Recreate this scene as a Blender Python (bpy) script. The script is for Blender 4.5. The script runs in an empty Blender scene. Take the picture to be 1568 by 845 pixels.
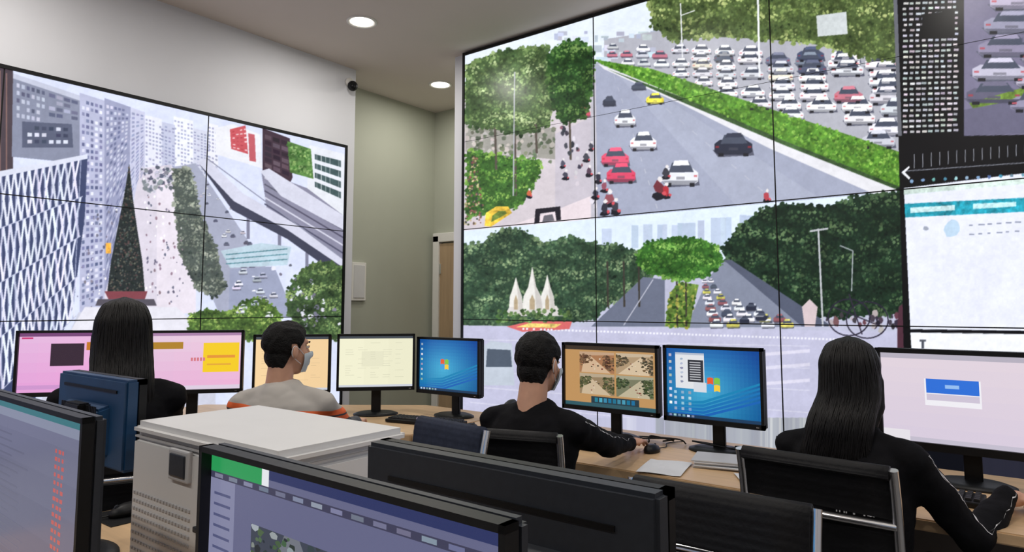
import bpy, bmesh, math, random, time
import numpy as np
from mathutils import Vector, Matrix, noise
from mathutils.bvhtree import BVHTree
random.seed(7)
scene = bpy.context.scene
try:
    scene.view_settings.view_transform = 'Standard'
except Exception: pass
V = Vector
# ------------------------------------------------------------------ materials
def lin(c):
    o = []
    for v in c[:3]:
        v = v/255.0
        o.append(v/12.92 if v <= 0.04045 else ((v+0.055)/1.055)**2.4)
    return (o[0], o[1], o[2], 1.0)

def mat(name, col, rough=0.5, metal=0.0, var=0.0, scale=20.0, bump=0.0, emit=0.0, spec=0.5, aniso=None):
    m = bpy.data.materials.new(name); m.use_nodes = True
    nt = m.node_tree; b = nt.nodes['Principled BSDF']
    c = lin(col)
    b.inputs['Base Color'].default_value = c
    b.inputs['Roughness'].default_value = rough
    b.inputs['Metallic'].default_value = metal
    b.inputs['Specular IOR Level'].default_value = spec
    if emit:
        b.inputs['Emission Color'].default_value = c
        b.inputs['Emission Strength'].default_value = emit
    if var or bump:
        tc = nt.nodes.new('ShaderNodeTexCoord')
        mp = nt.nodes.new('ShaderNodeMapping')
        if aniso: mp.inputs['Scale'].default_value = aniso
        nz = nt.nodes.new('ShaderNodeTexNoise'); nz.inputs['Scale'].default_value = scale
        nz.inputs['Detail'].default_value = 5
        nt.links.new(tc.outputs['Object'], mp.inputs[0]); nt.links.new(mp.outputs[0], nz.inputs['Vector'])
        if var:
            cr = nt.nodes.new('ShaderNodeValToRGB')
            cr.color_ramp.elements[0].position = 0.3; cr.color_ramp.elements[1].position = 0.7
            cr.color_ramp.elements[0].color = tuple(x*(1-var) for x in c[:3])+(1,)
            cr.color_ramp.elements[1].color = tuple(min(1, x*(1+var)) for x in c[:3])+(1,)
            nt.links.new(nz.outputs['Fac'], cr.inputs[0]); nt.links.new(cr.outputs[0], b.inputs['Base Color'])
        if bump:
            bp = nt.nodes.new('ShaderNodeBump'); bp.inputs['Strength'].default_value = bump
            bp.inputs['Distance'].default_value = 0.01
            nt.links.new(nz.outputs['Fac'], bp.inputs['Height']); nt.links.new(bp.outputs[0], b.inputs['Normal'])
    return m

def screen_mat(name, strength, rough=.22, spec=.4):
    m = bpy.data.materials.new(name); m.use_nodes = True
    nt = m.node_tree; b = nt.nodes['Principled BSDF']
    b.inputs['Base Color'].default_value = (0.01, 0.01, 0.012, 1)
    b.inputs['Roughness'].default_value = rough
    b.inputs['Specular IOR Level'].default_value = spec
    a = nt.nodes.new('ShaderNodeAttribute'); a.attribute_name = 'Col'
    nt.links.new(a.outputs['Color'], b.inputs['Emission Color'])
    b.inputs['Emission Strength'].default_value = strength
    try: m.cycles.emission_sampling = 'NONE'
    except Exception: pass
    return m

M = {}
M['wall'] = mat('wall_paint', (218, 219, 224), 0.8, var=0.03, scale=2, bump=0.02)
M['wall_green'] = mat('wall_paint_greygreen', (176, 179, 164), 0.8, var=0.03, scale=2)
M['ceil'] = mat('ceiling_paint', (214, 204, 196), 0.9, var=0.02, scale=2)
M['floor'] = mat('floor_tile', (96, 94, 92), 0.35, var=0.15, scale=6)
M['trim'] = mat('white_trim', (232, 230, 224), 0.5, var=0.02)
M['door'] = mat('door_laminate', (176, 150, 118), 0.5, var=0.1, scale=4, aniso=(8, 8, 0.6))
M['black'] = mat('black_plastic', (13, 14, 16), 0.45, var=0.15, scale=60, bump=0.03, spec=.3)
M['dgrey'] = mat('dark_grey_plastic', (42, 46, 53), 0.45, var=0.08, scale=80, bump=0.03, spec=.35)
M['navy'] = mat('navy_plastic', (18, 60, 98), 0.4, var=0.15, scale=10)
M['navyfab'] = mat('navy_upholstery', (42, 48, 64), 0.8, var=0.15, scale=60, bump=0.1, spec=.2)
M['chrome'] = mat('chrome', (240, 240, 242), 0.24, 1.0, var=0.03)
M['leather'] = mat('black_leather', (15, 15, 18), 0.55, var=0.2, scale=90, bump=0.15, spec=.25)
M['printer'] = mat('printer_white', (212, 212, 212), 0.45, var=0.02, scale=8)
M['printer2'] = mat('printer_grey', (180, 180, 182), 0.5, var=0.03, scale=8)
M['wood'] = mat('beech_desk', (200, 168, 130), 0.4, var=0.1, scale=5, aniso=(0.8, 10, 6))
M['deskpanel'] = mat('desk_panel', (96, 88, 84), 0.5, var=0.05)
M['paper'] = mat('paper', (205, 207, 212), 0.8, var=0.02)
M['yellow'] = mat('yellow_card', (225, 215, 40), 0.6, var=0.03)
M['blue'] = mat('blue_plastic', (40, 110, 190), 0.4, var=0.03)
M['key'] = mat('key_plastic', (30, 31, 34), 0.5, var=0.1)
M['skin'] = mat('skin', (198, 150, 124), 0.5, var=0.06, scale=30, bump=0.03)
M['hair'] = mat('black_hair', (10, 8, 9), 0.5, var=0.35, scale=40, bump=0.25, aniso=(6, 6, 0.35), spec=.3)
M['hair2'] = mat('black_hair_short', (13, 11, 11), 0.65, var=0.35, scale=160, bump=0.8, spec=.25)
M['jacket'] = mat('black_jacket', (11, 11, 15), 0.85, var=0.35, scale=22, bump=0.4, spec=.15)
M['pants'] = mat('dark_trousers', (14, 15, 20), 0.85, var=0.2, scale=18, bump=0.2, spec=.15)
M['white'] = mat('white_print', (225, 225, 228), 0.7, var=0.02)
M['mask'] = mat('face_mask', (196, 208, 216), 0.8, var=0.03, scale=40)
M['eye'] = mat('eye_white', (220, 218, 214), 0.25, var=0.02)
M['iris'] = mat('iris', (30, 20, 14), 0.2, var=0.02)
M['shoe'] = mat('shoe', (20, 20, 22), 0.4, var=0.1)
M['lamp'] = mat('lamp_diffuser', (255, 246, 232), 0.5, emit=9.0)
M['screenwall'] = screen_mat('video_wall_display', 1.1, .3, .22)
M['screen'] = screen_mat('monitor_display', 1.0)

def shirt_material():
    m = mat('grey_sports_shirt', (176, 172, 166), 0.8)
    nt = m.node_tree; b = nt.nodes['Principled BSDF']
    tc = nt.nodes.new('ShaderNodeTexCoord'); sp = nt.nodes.new('ShaderNodeSeparateXYZ')
    nt.links.new(tc.outputs['Object'], sp.inputs[0])
    ma = nt.nodes.new('ShaderNodeMath'); ma.operation = 'MULTIPLY_ADD'
    ma.inputs[1].default_value = 0.10
    nt.links.new(sp.outputs['X'], ma.inputs[0]); nt.links.new(sp.outputs['Z'], ma.inputs[2])
    cr = nt.nodes.new('ShaderNodeValToRGB'); cr.color_ramp.interpolation = 'CONSTANT'
    e = cr.color_ramp.elements
    e[0].position = 0; e[0].color = lin((60, 62, 70))
    e[1].position = 0.902; e[1].color = lin((225, 100, 50))
    for p, c in ((0.918, (60, 62, 70)), (0.927, (235, 105, 52)), (0.950, (176, 171, 165))):
        n = e.new(p); n.color = lin(c)
    nt.links.new(ma.outputs[0], cr.inputs[0]); nt.links.new(cr.outputs[0], b.inputs['Base Color'])
    return m
M['shirt'] = shirt_material()

# ------------------------------------------------------------------ mesh helpers
def empty(name, loc=(0, 0, 0), yaw=0.0, parent=None):
    o = bpy.data.objects.new(name, None); o.empty_display_size = 0.1
    o.location = loc; o.rotation_euler = (0, 0, math.radians(yaw))
    scene.collection.objects.link(o)
    if parent: o.parent = parent
    return o

def mk(name, bm, mats, parent=None, smooth=False, loc=(0, 0, 0), rot=(0, 0, 0)):
    me = bpy.data.meshes.new(name); bm.normal_update(); bm.to_mesh(me); bm.free()
    if not isinstance(mats, (list, tuple)): mats = [mats]
    for m in mats: me.materials.append(m)
    if smooth:
        for p in me.polygons: p.use_smooth = True
    o = bpy.data.objects.new(name, me); o.location = loc; o.rotation_euler = rot
    scene.collection.objects.link(o)
    if parent: o.parent = parent
    return o

CUBEV = [(-.5, -.5, -.5), (.5, -.5, -.5), (.5, .5, -.5), (-.5, .5, -.5), (-.5, -.5, .5), (.5, -.5, .5), (.5, .5, .5), (-.5, .5, .5)]
CUBEF = [(0, 3, 2, 1), (4, 5, 6, 7), (0, 1, 5, 4), (1, 2, 6, 5), (2, 3, 7, 6), (3, 0, 4, 7)]
def bbox(bm, c, s, rot=None):
    mtx = Matrix.Translation(V(c))
    if rot: mtx = mtx @ rot
    vs = [bm.verts.new(mtx @ V((x*s[0], y*s[1], z*s[2]))) for x, y, z in CUBEV]
    for f in CUBEF: bm.faces.new([vs[i] for i in f])
    return vs

def box(name, c, s, m, parent=None, bevel=0.0, seg=2, rot=(0, 0, 0)):
    bm = bmesh.new(); bbox(bm, (0, 0, 0), s)
    if bevel: bmesh.ops.bevel(bm, geom=bm.edges[:], offset=bevel, segments=seg, affect='EDGES', profile=0.6)
    return mk(name, bm, m, parent, loc=c, rot=rot)

def bcyl(bm, p0, p1, r0, r1, n=16):
    p0 = V(p0); p1 = V(p1); d = p1-p0; L = d.length
    q = d.to_track_quat('Z', 'Y').to_matrix().to_4x4()
    mtx = Matrix.Translation((p0+p1)/2) @ q
    bmesh.ops.create_cone(bm, cap_ends=True, segments=n, radius1=r0, radius2=r1, depth=L, matrix=mtx)

def bell(bm, c, r, rot=None, n=16):
    mtx = Matrix.Translation(V(c))
    if rot: mtx = mtx @ rot
    mtx = mtx @ Matrix.Diagonal((r[0], r[1], r[2], 1))
    bmesh.ops.create_uvsphere(bm, u_segments=n, v_segments=n//2+2, radius=1, matrix=mtx)

def caps(bm, p0, p1, r0, r1, n=14):
    bcyl(bm, p0, p1, r0, r1, n); bell(bm, p0, (r0,)*3, n=n); bell(bm, p1, (r1,)*3, n=n)

def loft(bm, rings, n=28, fn=None):
    rs = []
    for k, (cx, cy, cz, rx, ry) in enumerate(rings):
        r = []
        for i in range(n):
            a = 2*math.pi*i/n
            f = fn(a, cz) if fn else 1
            r.append(bm.verts.new((cx+rx*math.cos(a)*f, cy+ry*math.sin(a)*f, cz)))
        rs.append(r)
    for a, b in zip(rs[:-1], rs[1:]):
        for i in range(n):
            bm.faces.new((a[i], a[(i+1) % n], b[(i+1) % n], b[i]))
    bm.faces.new(rs[0][::-1]); bm.faces.new(rs[-1])
    bmesh.ops.recalc_face_normals(bm, faces=bm.faces[:])

def remeshed(bm, voxel, smooth_it=4, name='tmp'):
    me = bpy.data.meshes.new(name); bm.to_mesh(me); bm.free()
    o = bpy.data.objects.new(name, me); scene.collection.objects.link(o)
    md = o.modifiers.new('r', 'REMESH'); md.mode = 'VOXEL'; md.voxel_size = voxel; md.adaptivity = 0
    if smooth_it:
        s = o.modifiers.new('s', 'SMOOTH'); s.iterations = smooth_it; s.factor = 0.5
    dg = bpy.context.evaluated_depsgraph_get(); dg.update()
    nm = bpy.data.meshes.new_from_object(o.evaluated_get(dg))
    bpy.data.objects.remove(o); bpy.data.meshes.remove(me)
    for p in nm.polygons: p.use_smooth = True
    return nm

def meobj(name, me, mats, parent=None, mtx=None):
    me.materials.clear()
    for m in mats: me.materials.append(m)
    o = bpy.data.objects.new(name, me); scene.collection.objects.link(o)
    if parent: o.parent = parent
    if mtx is not None: o.matrix_local = mtx
    return o

def smoothpts(pts, k=6, cyc=False):
    pts = [V(p) for p in pts]; out = []
    n = len(pts)
    for i in range(n if cyc else n-1):
        p0 = pts[(i-1) % n] if (cyc or i > 0) else pts[i]
        p1 = pts[i]; p2 = pts[(i+1) % n]
        p3 = pts[(i+2) % n] if (cyc or i < n-2) else p2
        for j in range(k):
            t = j/k
            out.append(0.5*((2*p1)+(-p0+p2)*t+(2*p0-5*p1+4*p2-p3)*t*t+(-p0+3*p1-3*p2+p3)*t**3))
    if not cyc: out.append(pts[-1])
    return out

def tubes(name, lists, r, m, parent=None, smooth=6, mtx=None, res=3):
    c = bpy.data.curves.new(name, 'CURVE'); c.dimensions = '3D'; c.bevel_depth = r; c.bevel_resolution = res
    c.use_fill_caps = True
    for pts in lists:
        P = smoothpts(pts, smooth) if smooth else [V(p) for p in pts]
        s = c.splines.new('POLY'); s.points.add(len(P)-1)
        for q, p in zip(s.points, P): q.co = (*p, 1)
        s.use_smooth = True
    c.materials.append(m)
    o = bpy.data.objects.new(name, c); scene.collection.objects.link(o)
    if parent: o.parent = parent
    if mtx is not None: o.matrix_local = mtx
    return o
def tube(name, pts, r, m, parent=None, smooth=6): return tubes(name, [pts], r, m, parent, smooth)

# ------------------------------------------------------------------ people
PARTS = {}
def head_mesh():
    if 'head' in PARTS: return PARTS['head'].copy()
    bm = bmesh.new()
    bell(bm, (0, -.014, .03), (.074, .094, .084), n=24)
    bell(bm, (0, -.03, -.03), (.062, .066, .06), n=20)
    bell(bm, (0, .032, -.022), (.061, .058, .082), n=24)
    bell(bm, (0, .04, -.078), (.040, .042, .032), n=20)
    bell(bm, (0, .068, .036), (.05, .025, .016), n=16)
    for s in (-1, 1):
        bell(bm, (s*.036, .062, -.02), (.022, .022, .02), n=14)
        bell(bm, (s*.077, -.006, -.006), (.009, .02, .032), Matrix.Rotation(s*.35, 4, 'Z'), n=14)
        bell(bm, (s*.01, .1, -.027), (.009, .01, .008), n=10)
    caps(bm, (0, .088, .02), (0, .108, -.022), .008, .012, 12)
    bell(bm, (0, .088, -.05), (.024, .011, .006), n=12); bell(bm, (0, .086, -.062), (.021, .011, .007), n=12)
    caps(bm, (0, -.024, -.05), (0, -.035, -.20), .055, .06, 20)
    PARTS['head'] = remeshed(bm, .005, 4, 'head')
    return PARTS['head'].copy()

def smst(a, b, x):
    t_ = max(0, min(1, (x-a)/(b-a))); return t_*t_*(3-2*t_)

def hair_from(me, long=False):
    hm = me.copy(); hm.name = 'hair'
    N = [v.normal.copy() for v in hm.vertices]
    for v, nn in zip(hm.vertices, N):
        p = v.co.copy(); y = p.y
        if y > .0: hl = -.0+(.078)*smst(.0, .07, y)
        else: hl = 0-.078*smst(0, -.05, y)
        if long: hl = .072 if y > .055 else -.12
        k = smst(hl-.012, hl+.012, p.z)
        if not long and abs(p.x) > .073 and p.z < .03 and -.03 < p.y < .02: k = 0
        if p.z < -.1: k = 0
        if long and abs(p.x) > .07: p.x = math.copysign(.07, p.x)
        th = .008+.010*smst(-.02, .1, p.z)+(.003 if long else 0)
        if not long: th = .002+(th-.002)*smst(-.09, .02, p.z)
        nv = noise.noise(V((p.x*70, p.y*40, p.z*40)))*(.0015 if long else .005)
        v.co = p+nn*(k*(th+nv)-(1-k)*.006)
    return hm

def ik(S, W, l1, l2, hint):
    dd = W-S; L = dd.length
    if L > l1+l2-.004: W = S+dd.normalized()*(l1+l2-.004); dd = W-S; L = dd.length
    dn = dd.normalized(); a = (l1*l1-l2*l2+L*L)/(2*L); h = math.sqrt(max(0, l1*l1-a*a))
    pr_ = (hint-dn*hint.dot(dn)).normalized()
    return S+dn*a+pr_*h, W

def hand(parent, wrist, fdir, side, mtl, name, curl=.35):
    key = 'hand%d' % side
    if key not in PARTS:
        bm = bmesh.new(); th = -side
        bell(bm, (0, .045, 0), (.04, .055, .0155), n=18)
        caps(bm, (0, -.03, 0), (0, .02, 0), .026, .024, 14)
        for i, (x, y0_, L) in enumerate(((-.031, .078, .074), (-.0105, .085, .082), (.0105, .082, .076), (.030, .072, .060))):
            x = x*side*1.0 if side > 0 else -x
            caps(bm, (x*.7, .02, 0), (x, y0_, .001), .0115, .0095, 10)
            p = V((x, y0_, .001)); a = -curl*.4
            for k, (f, r0, r1) in enumerate(((.45, .0092, .0085), (.32, .0085, .0078), (.23, .0078, .0068))):
                q = p+V((x*2.8*f*L, math.cos(a)*f*L, math.sin(a)*f*L)); caps(bm, p, q, r0, r1, 10); p = q; a -= curl
        caps(bm, (th*.018, .01, -.002), (th*.042, .036, -.008), .0155, .0125, 12)
        caps(bm, (th*.042, .036, -.008), (th*.056, .062, -.013), .0115, .0098, 10)
        caps(bm, (th*.056, .062, -.013), (th*.058, .084, -.018), .0098, .0082, 10)
        PARTS[key] = remeshed(bm, .0035, 2, 'hand')
    me = PARTS[key].copy()
    f = fdir.normalized(); r = f.cross(V((0, 0, 1))).normalized(); u = r.cross(f)
    mx = Matrix((r, f, u)).transposed().to_4x4(); mx.translation = wrist
    return meobj(name, me, [mtl], parent, mx)

def person(name, x, y, yaw, seat=.46, S=1.0, lean=.08, female=False, hyaw=0, hpitch=-6, top='jacket', handL=None, handR=None, mask=True, drape=(0, 0), hairlen=.3, prints=True, wide=1.0, hw=1.0, neck=.735, hintR=(.55, -.25, -1), dirR=None):
    e = empty(name, (x, y, 0), yaw)
    mi = (Matrix.Translation((x, y, 0)) @ Matrix.Rotation(math.radians(yaw), 4, 'Z')).inverted()
    g = .92 if female else 1.0
    ly = lambda z: lean*z+.10*max(0, z-.35)**1.5
    bm = bmesh.new()
    rings = [(.0, .15, .11), (.03, .178, .135), (.10, .178, .135), (.18, .162, .122), (.27, .152, .114), (.36, .166, .120), (.44, .178*g, .122), (.50, .172*g, .112), (.545, .135*g, .09), (.575, .085, .072), (.60, .064, .062)]
    loft(bm, [(0, ly(z*S), seat+z*S, rx*S*wide*1.04, ry*S*1.04) for z, rx, ry in rings], 32)
    shz = .505*S; out = []
    for s, tgt in ((-1, handL), (1, handR)):
        sh = V((s*.172*S*g*wide, ly(shz)+.0, seat+shz))
        bell(bm, sh, (.062*S, .06*S, .058*S), n=18)
        wr = mi @ V(tgt)
        hint = V(hintR) if s > 0 else V((-.55, -.25, -1))
        el, wr = ik(sh, wr, .285*S, .255*S, hint)
        caps(bm, sh, el, .057*S, .047*S, 18); caps(bm, el, wr, .048*S, .034*S, 18)
        caps(bm, V((s*.06, ly(shz), seat+shz+.035*S)), sh+V((0, 0, .01)), .05*S, .05*S, 16)
        out.append((s, sh, el, wr))
        hp = V((s*.095, .02, seat+.085)); kn = V((s*.125, .43*S, seat+.075)); an = V((s*.12, .44*S, .10))
        caps(bm, hp, kn, .088*S, .064*S, 18); caps(bm, kn, an, .062*S, .045*S, 16)
    bell(bm, (0, ly(.59*S)+.006, seat+.585*S), (.076*S, .076*S, .03*S), n=20)
    me = remeshed(bm, .011, 5, 'body')
    for v in me.vertices:
        p = v.co; n1 = noise.noise(V((p.x*9, p.y*9, p.z*16+x)))*.007+abs(noise.noise(V((p.x*16, p.y*16, p.z*30))))*.006
        v.co = p+v.normal*n1
    meobj('body', me, [M[top], M['pants']], e)
    for p in me.polygons:
        if p.center.z < seat+.145: p.material_index = 1
    for s, sh, el, wr in out:
        fd = (wr-el).normalized(); fd = V((fd.x, fd.y, fd.z*.3))
        if s > 0 and dirR: fd = (mi.to_3x3() @ V(dirR)).normalized()
        hand(e, wr+fd.normalized()*.022+V((0, 0, -.004)), fd, s, M['skin'], 'hand_right' if s > 0 else 'hand_left')
        bmf = bmesh.new(); bx = s*.122
        loft(bmf, [(bx, .50*S, 0.0, .045, .13), (bx, .50*S, .02, .048, .135), (bx, .485*S, .05, .043, .11), (bx, .45*S, .085, .04, .06), (bx, .44*S, .12, .042, .048)], 24)
        mk('shoe', bmf, M['shoe'], e, True)
    hz = seat+neck*S; hc = V((0, ly(.60*S)+.035, hz))
    hm = Matrix.Translation(hc) @ Matrix.Rotation(math.radians(hyaw), 4, 'Z') @ Matrix.Rotation(math.radians(hpitch), 4, 'X') @ Matrix.Scale(S, 4)
    me_h = head_mesh(); hme = hair_from(me_h, female)
    meobj('head', me_h, [M['skin']], e, hm)
    meobj('hair_cap', hme, [M['hair'] if female else M['hair2']], e, hm)
    he = empty('face', parent=e); he.matrix_local = hm
    for s in (-1, 1):
        bm = bmesh.new(); bell(bm, (s*.03, .079, .012), (.0125, .0105, .0055), n=16); mk('eyeball', bm, M['eye'], he, True)
        bm = bmesh.new(); bell(bm, (s*.03, .0868, .012), (.005, .004, .0045), n=14); mk('iris', bm, M['iris'], he, True)
        tube('eyelid', [(s*.017, .086, .014), (s*.03, .0915, .0185), (s*.044, .081, .015)], .0022, M['skin'], he)
        tube('eyebrow', [(s*.014, .092, .032), (s*.03, .092, .038), (s*.048, .08, .034)], .0028, M['hair2'], he)
    if mask:
        bm = bmesh.new(); bm.from_mesh(me_h); bm.normal_update()
        dl = [v for v in bm.verts if not (-.098 < v.co.z < -.004 and v.co.y > .03)]
        bmesh.ops.delete(bm, geom=dl, context='VERTS')
        for v in bm.verts: v.co += V((v.co.x*.05, .006, 0))+v.normal*.003
        for _ in range(14): bmesh.ops.smooth_vert(bm, verts=bm.verts[:], factor=.5, use_axis_x=True, use_axis_y=True, use_axis_z=True)
        for v in bm.verts: v.co += v.normal*.007
        mo = mk('face_mask', bm, M['mask'], he, True)
        so = mo.modifiers.new('s', 'SOLIDIFY'); so.thickness = .002
        for s in (-1, 1): tube('mask_loop', [(s*.056, .05, -.02), (s*.076, .01, .01), (s*.084, -.018, .018), (s*.083, -.024, -.02), (s*.06, .035, -.06)], .0015, M['white'], he)
    if female:
        def groove(a, z): return 1+.012*math.sin(a*17+z*6)+.008*math.sin(a*31-z*14)
        bm = bmesh.new()
        L = hairlen; dx, dy = drape
        rg = [(0, -.014, .122, .02*hw, .03), (0, -.016, .112, .045*hw, .055), (0, -.02, .09, .068*hw, .084), (0, -.024, .05, .083*hw, .098), (0, -.03, .0, .087*hw, .092), (0, -.036, -.05, .089*hw, .084)]
        for k in range(1, 8):
            f = k/7; rg.append((dx*f, -.045-.05*smst(0, .4, f)+dy*f, -.05-L*f, .09*hw*(1+.12*f)*(1 if f < .8 else 1-(f-.8)*1.6), .07*(1-.48*f)))
        rg = [(cx, cy-(.02 if cz > .02 else 0), cz, rx, ry-(.02 if cz > .02 else 0)) for cx, cy, cz, rx, ry in rg]
        loft(bm, rg[::-1], 72, groove)
        for s in (-1, 1):
            for j, (yy, rr) in enumerate(((.03, .012), (.008, .016))):
                q = [V((s*.060, yy, .06)), V((s*.076*hw, yy+.004, .0)), V((s*.080*hw, yy-.005, -.08)), V((s*.082*hw+dx*.5, yy-.03, -.16)), V((s*.07+dx, -.06, -.24))]
                for a, b in zip(q[:-1], q[1:]): caps(bm, a, b, rr, rr*.9, 10)
        hl_ = remeshed(bm, .006, 4, 'hair')
        for v in hl_.vertices:
            p = v.co; v.co = p+v.normal*(noise.noise(V((p.x*60, p.y*60, p.z*3)))*.003)
        hmx = Matrix.Translation(hc) @ Matrix.Rotation(math.radians(hyaw), 4, 'Z') @ Matrix.Rotation(math.radians(hpitch), 4, 'X') @ Matrix.Scale(S, 4)
        meobj('long_hair', hl_, [M['hair']], e, hmx)
        hb = BVHTree.FromPolygons([v.co[:] for v in hl_.vertices], [tuple(p.vertices) for p in hl_.polygons])
        hb2 = BVHTree.FromPolygons([v.co[:] for v in hme.vertices], [tuple(p.vertices) for p in hme.polygons])
        rnd = random.Random(5); lists = []
        for k in range(190):
            a = math.pi*(.96+1.08*k/189)+rnd.uniform(-.03, .03); ph = rnd.uniform(0, 6); pts = []
            end = rnd.uniform(.82, 1.02)
            for j, (cx, cy, cz, rx, ry) in enumerate(rg):
                if j/(len(rg)-1) > end: break
                aa = a+.05*math.sin(ph+j*.7)
                d_ = V((math.cos(aa)*rx, math.sin(aa)*ry, .06 if j == 0 else 0)).normalized(); o_ = V((cx, cy, cz))
                best = None
                for t_ in ((hb, hb2) if cz > -.06 else (hb,)):
                    h_ = t_.ray_cast(o_+d_*.25, -d_, .25)
                    if h_[0] is not None and (best is None or (h_[0]-o_).length > (best[0]-o_).length): best = h_
                if best is None: continue
                pts.append(best[0]+best[1]*rnd.uniform(-.0004, .0016))
            if len(pts) < 4: continue
            pts.append(pts[-1]+V((rnd.uniform(-.006, .006), rnd.uniform(0, .01), -rnd.uniform(.01, .035))))
            lists.append(pts)
        tubes('hair_strands', lists, .0018, M['hair'], e, 4, hmx, 1)
    if prints:
        bvh = BVHTree.FromPolygons([v.co[:] for v in me.vertices], [tuple(p.vertices) for p in me.polygons])
        bm = bmesh.new()
        def snap(p):
            r_ = bvh.find_nearest(p); return r_[0]+r_[1]*.0025
        for s, sh, el, wr in out:
            for off in (-.006, .006):
                prev = None
                for k in range(0, 61):
                    t_ = k/60
                    c_ = sh.lerp(el, t_*2) if t_ < .5 else el.lerp(wr, (t_-.5)*2)
                    o_ = V((s*.12, -.02 if t_ < .5 else 0, .08))
                    a_ = snap(c_+o_+V((0, off-.002, 0))); b_ = snap(c_+o_+V((0, off+.002, 0)))
                    va, vb = bm.verts.new(a_), bm.verts.new(b_)
                    if prev: bm.faces.new((prev[0], va, vb, prev[1]))
                    prev = (va, vb)
        rnd = random.Random(3)
        for row, (zz, n_, hh) in enumerate(((.40, 2, .014), (.37, 6, .018), (.345, 7, .01))):
            for k in range(n_):
                for stroke in range(4):
                    cx = (k-(n_-1)/2)*.021+rnd.uniform(-.006, .006)+(.06 if female else -.03); vert = stroke % 2 == 0
                    w_, h_ = (.0016, hh/2) if vert else (.006, .0014)
                    zc = seat+zz*S+(0 if vert else rnd.uniform(-hh/2, hh/2))
                    q = []
                    for ax, az in ((-w_, -h_), (w_, -h_), (w_, h_), (-w_, h_)):
                        hit = bvh.ray_cast(V((cx+ax, -1, zc+az)), V((0, 1, 0)))
                        if hit[0] is None: break
                        q.append(bm.verts.new(hit[0]+V((0, -.003, 0))))
                    if len(q) == 4: bm.faces.new(q)
        mk('jacket_print', bm, M['white'], e)
    return e

person('seated_woman', -.46, 2.22, -6, seat=.45, female=True, lean=.10, hyaw=6, hpitch=-8, S=.96, handL=(-.46, 2.56, .80), handR=(-.085, 2.575, .805), drape=(-.045, .0), hairlen=.26, wide=1.06, hintR=(.25, -.45, -1), dirR=(.62, .78, -.1))
person('seated_man', -1.49, 2.03, 6, seat=.45, lean=.10, hyaw=-4, hpitch=-8, S=.965, handL=(-1.72, 2.54, .80), handR=(-1.37, 2.61, .805), wide=1.04)
person('seated_man', -2.57, 1.725, 38, seat=.46, lean=.05, hyaw=-42, hpitch=-2, S=.99, top='shirt', handL=(-3.02, 2.02, .80), handR=(-2.72, 2.26, .80), prints=False)
person('seated_woman', -2.68, 1.12, 66, seat=.50, female=True, lean=.04, hyaw=4, hpitch=-4, S=1.05, handL=(-3.25, 1.15, .80), handR=(-3.15, 1.48, .80), hairlen=.34, prints=False, hw=1.06)

# ------------------------------------------------------------------ flat artwork for displays
def clip_poly(pts, rect):
    u0, v0, u1, v1 = rect
    for ax, lim, sg in ((0, u0, 1), (0, u1, -1), (1, v0, 1), (1, v1, -1)):
        out = []
        if not pts: return pts
        for i in range(len(pts)):
            a = pts[i-1]; b = pts[i]
            da = (a[ax]-lim)*sg; db = (b[ax]-lim)*sg
            if (da >= 0) != (db >= 0):
                t = da/(da-db); out.append((a[0]+(b[0]-a[0])*t, a[1]+(b[1]-a[1])*t))
            if db >= 0: out.append(b)
        pts = out
    return pts

def inside(p, poly):
    x, y = p; c = False; j = len(poly)-1
    for i in range(len(poly)):
        xi, yi = poly[i]; xj, yj = poly[j]
        if (yi > y) != (yj > y) and x < (xj-xi)*(y-yi)/(yj-yi)+xi: c = not c
        j = i
    return c

def jit(c, a):
    d = random.uniform(-a, a)
    return tuple(max(0, min(255, v+d+random.uniform(-a, a)*0.35)) for v in c)
def mix(a, b, k):
    k = max(0, min(1, k)); return tuple(x+(y-x)*k for x, y in zip(a, b))

def vnoise(H, W, cell, seed):
    rg = np.random.RandomState(seed)
    gh, gw = int(H/cell)+3, int(W/cell)+3
    g = rg.rand(gh, gw).astype(np.float32)
    yy = np.arange(H)/cell; xx = np.arange(W)/cell
    y0 = yy.astype(int); x0 = xx.astype(int); fy = (yy-y0)[:, None].astype(np.float32); fx = (xx-x0)[None, :].astype(np.float32)
    fy = fy*fy*(3-2*fy); fx = fx*fx*(3-2*fx)
    a = g[y0][:, x0]; b = g[y0][:, x0+1]; c = g[y0+1][:, x0]; d = g[y0+1][:, x0+1]
    return a*(1-fy)*(1-fx)+b*(1-fy)*fx+c*fy*(1-fx)+d*fy*fx

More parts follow.
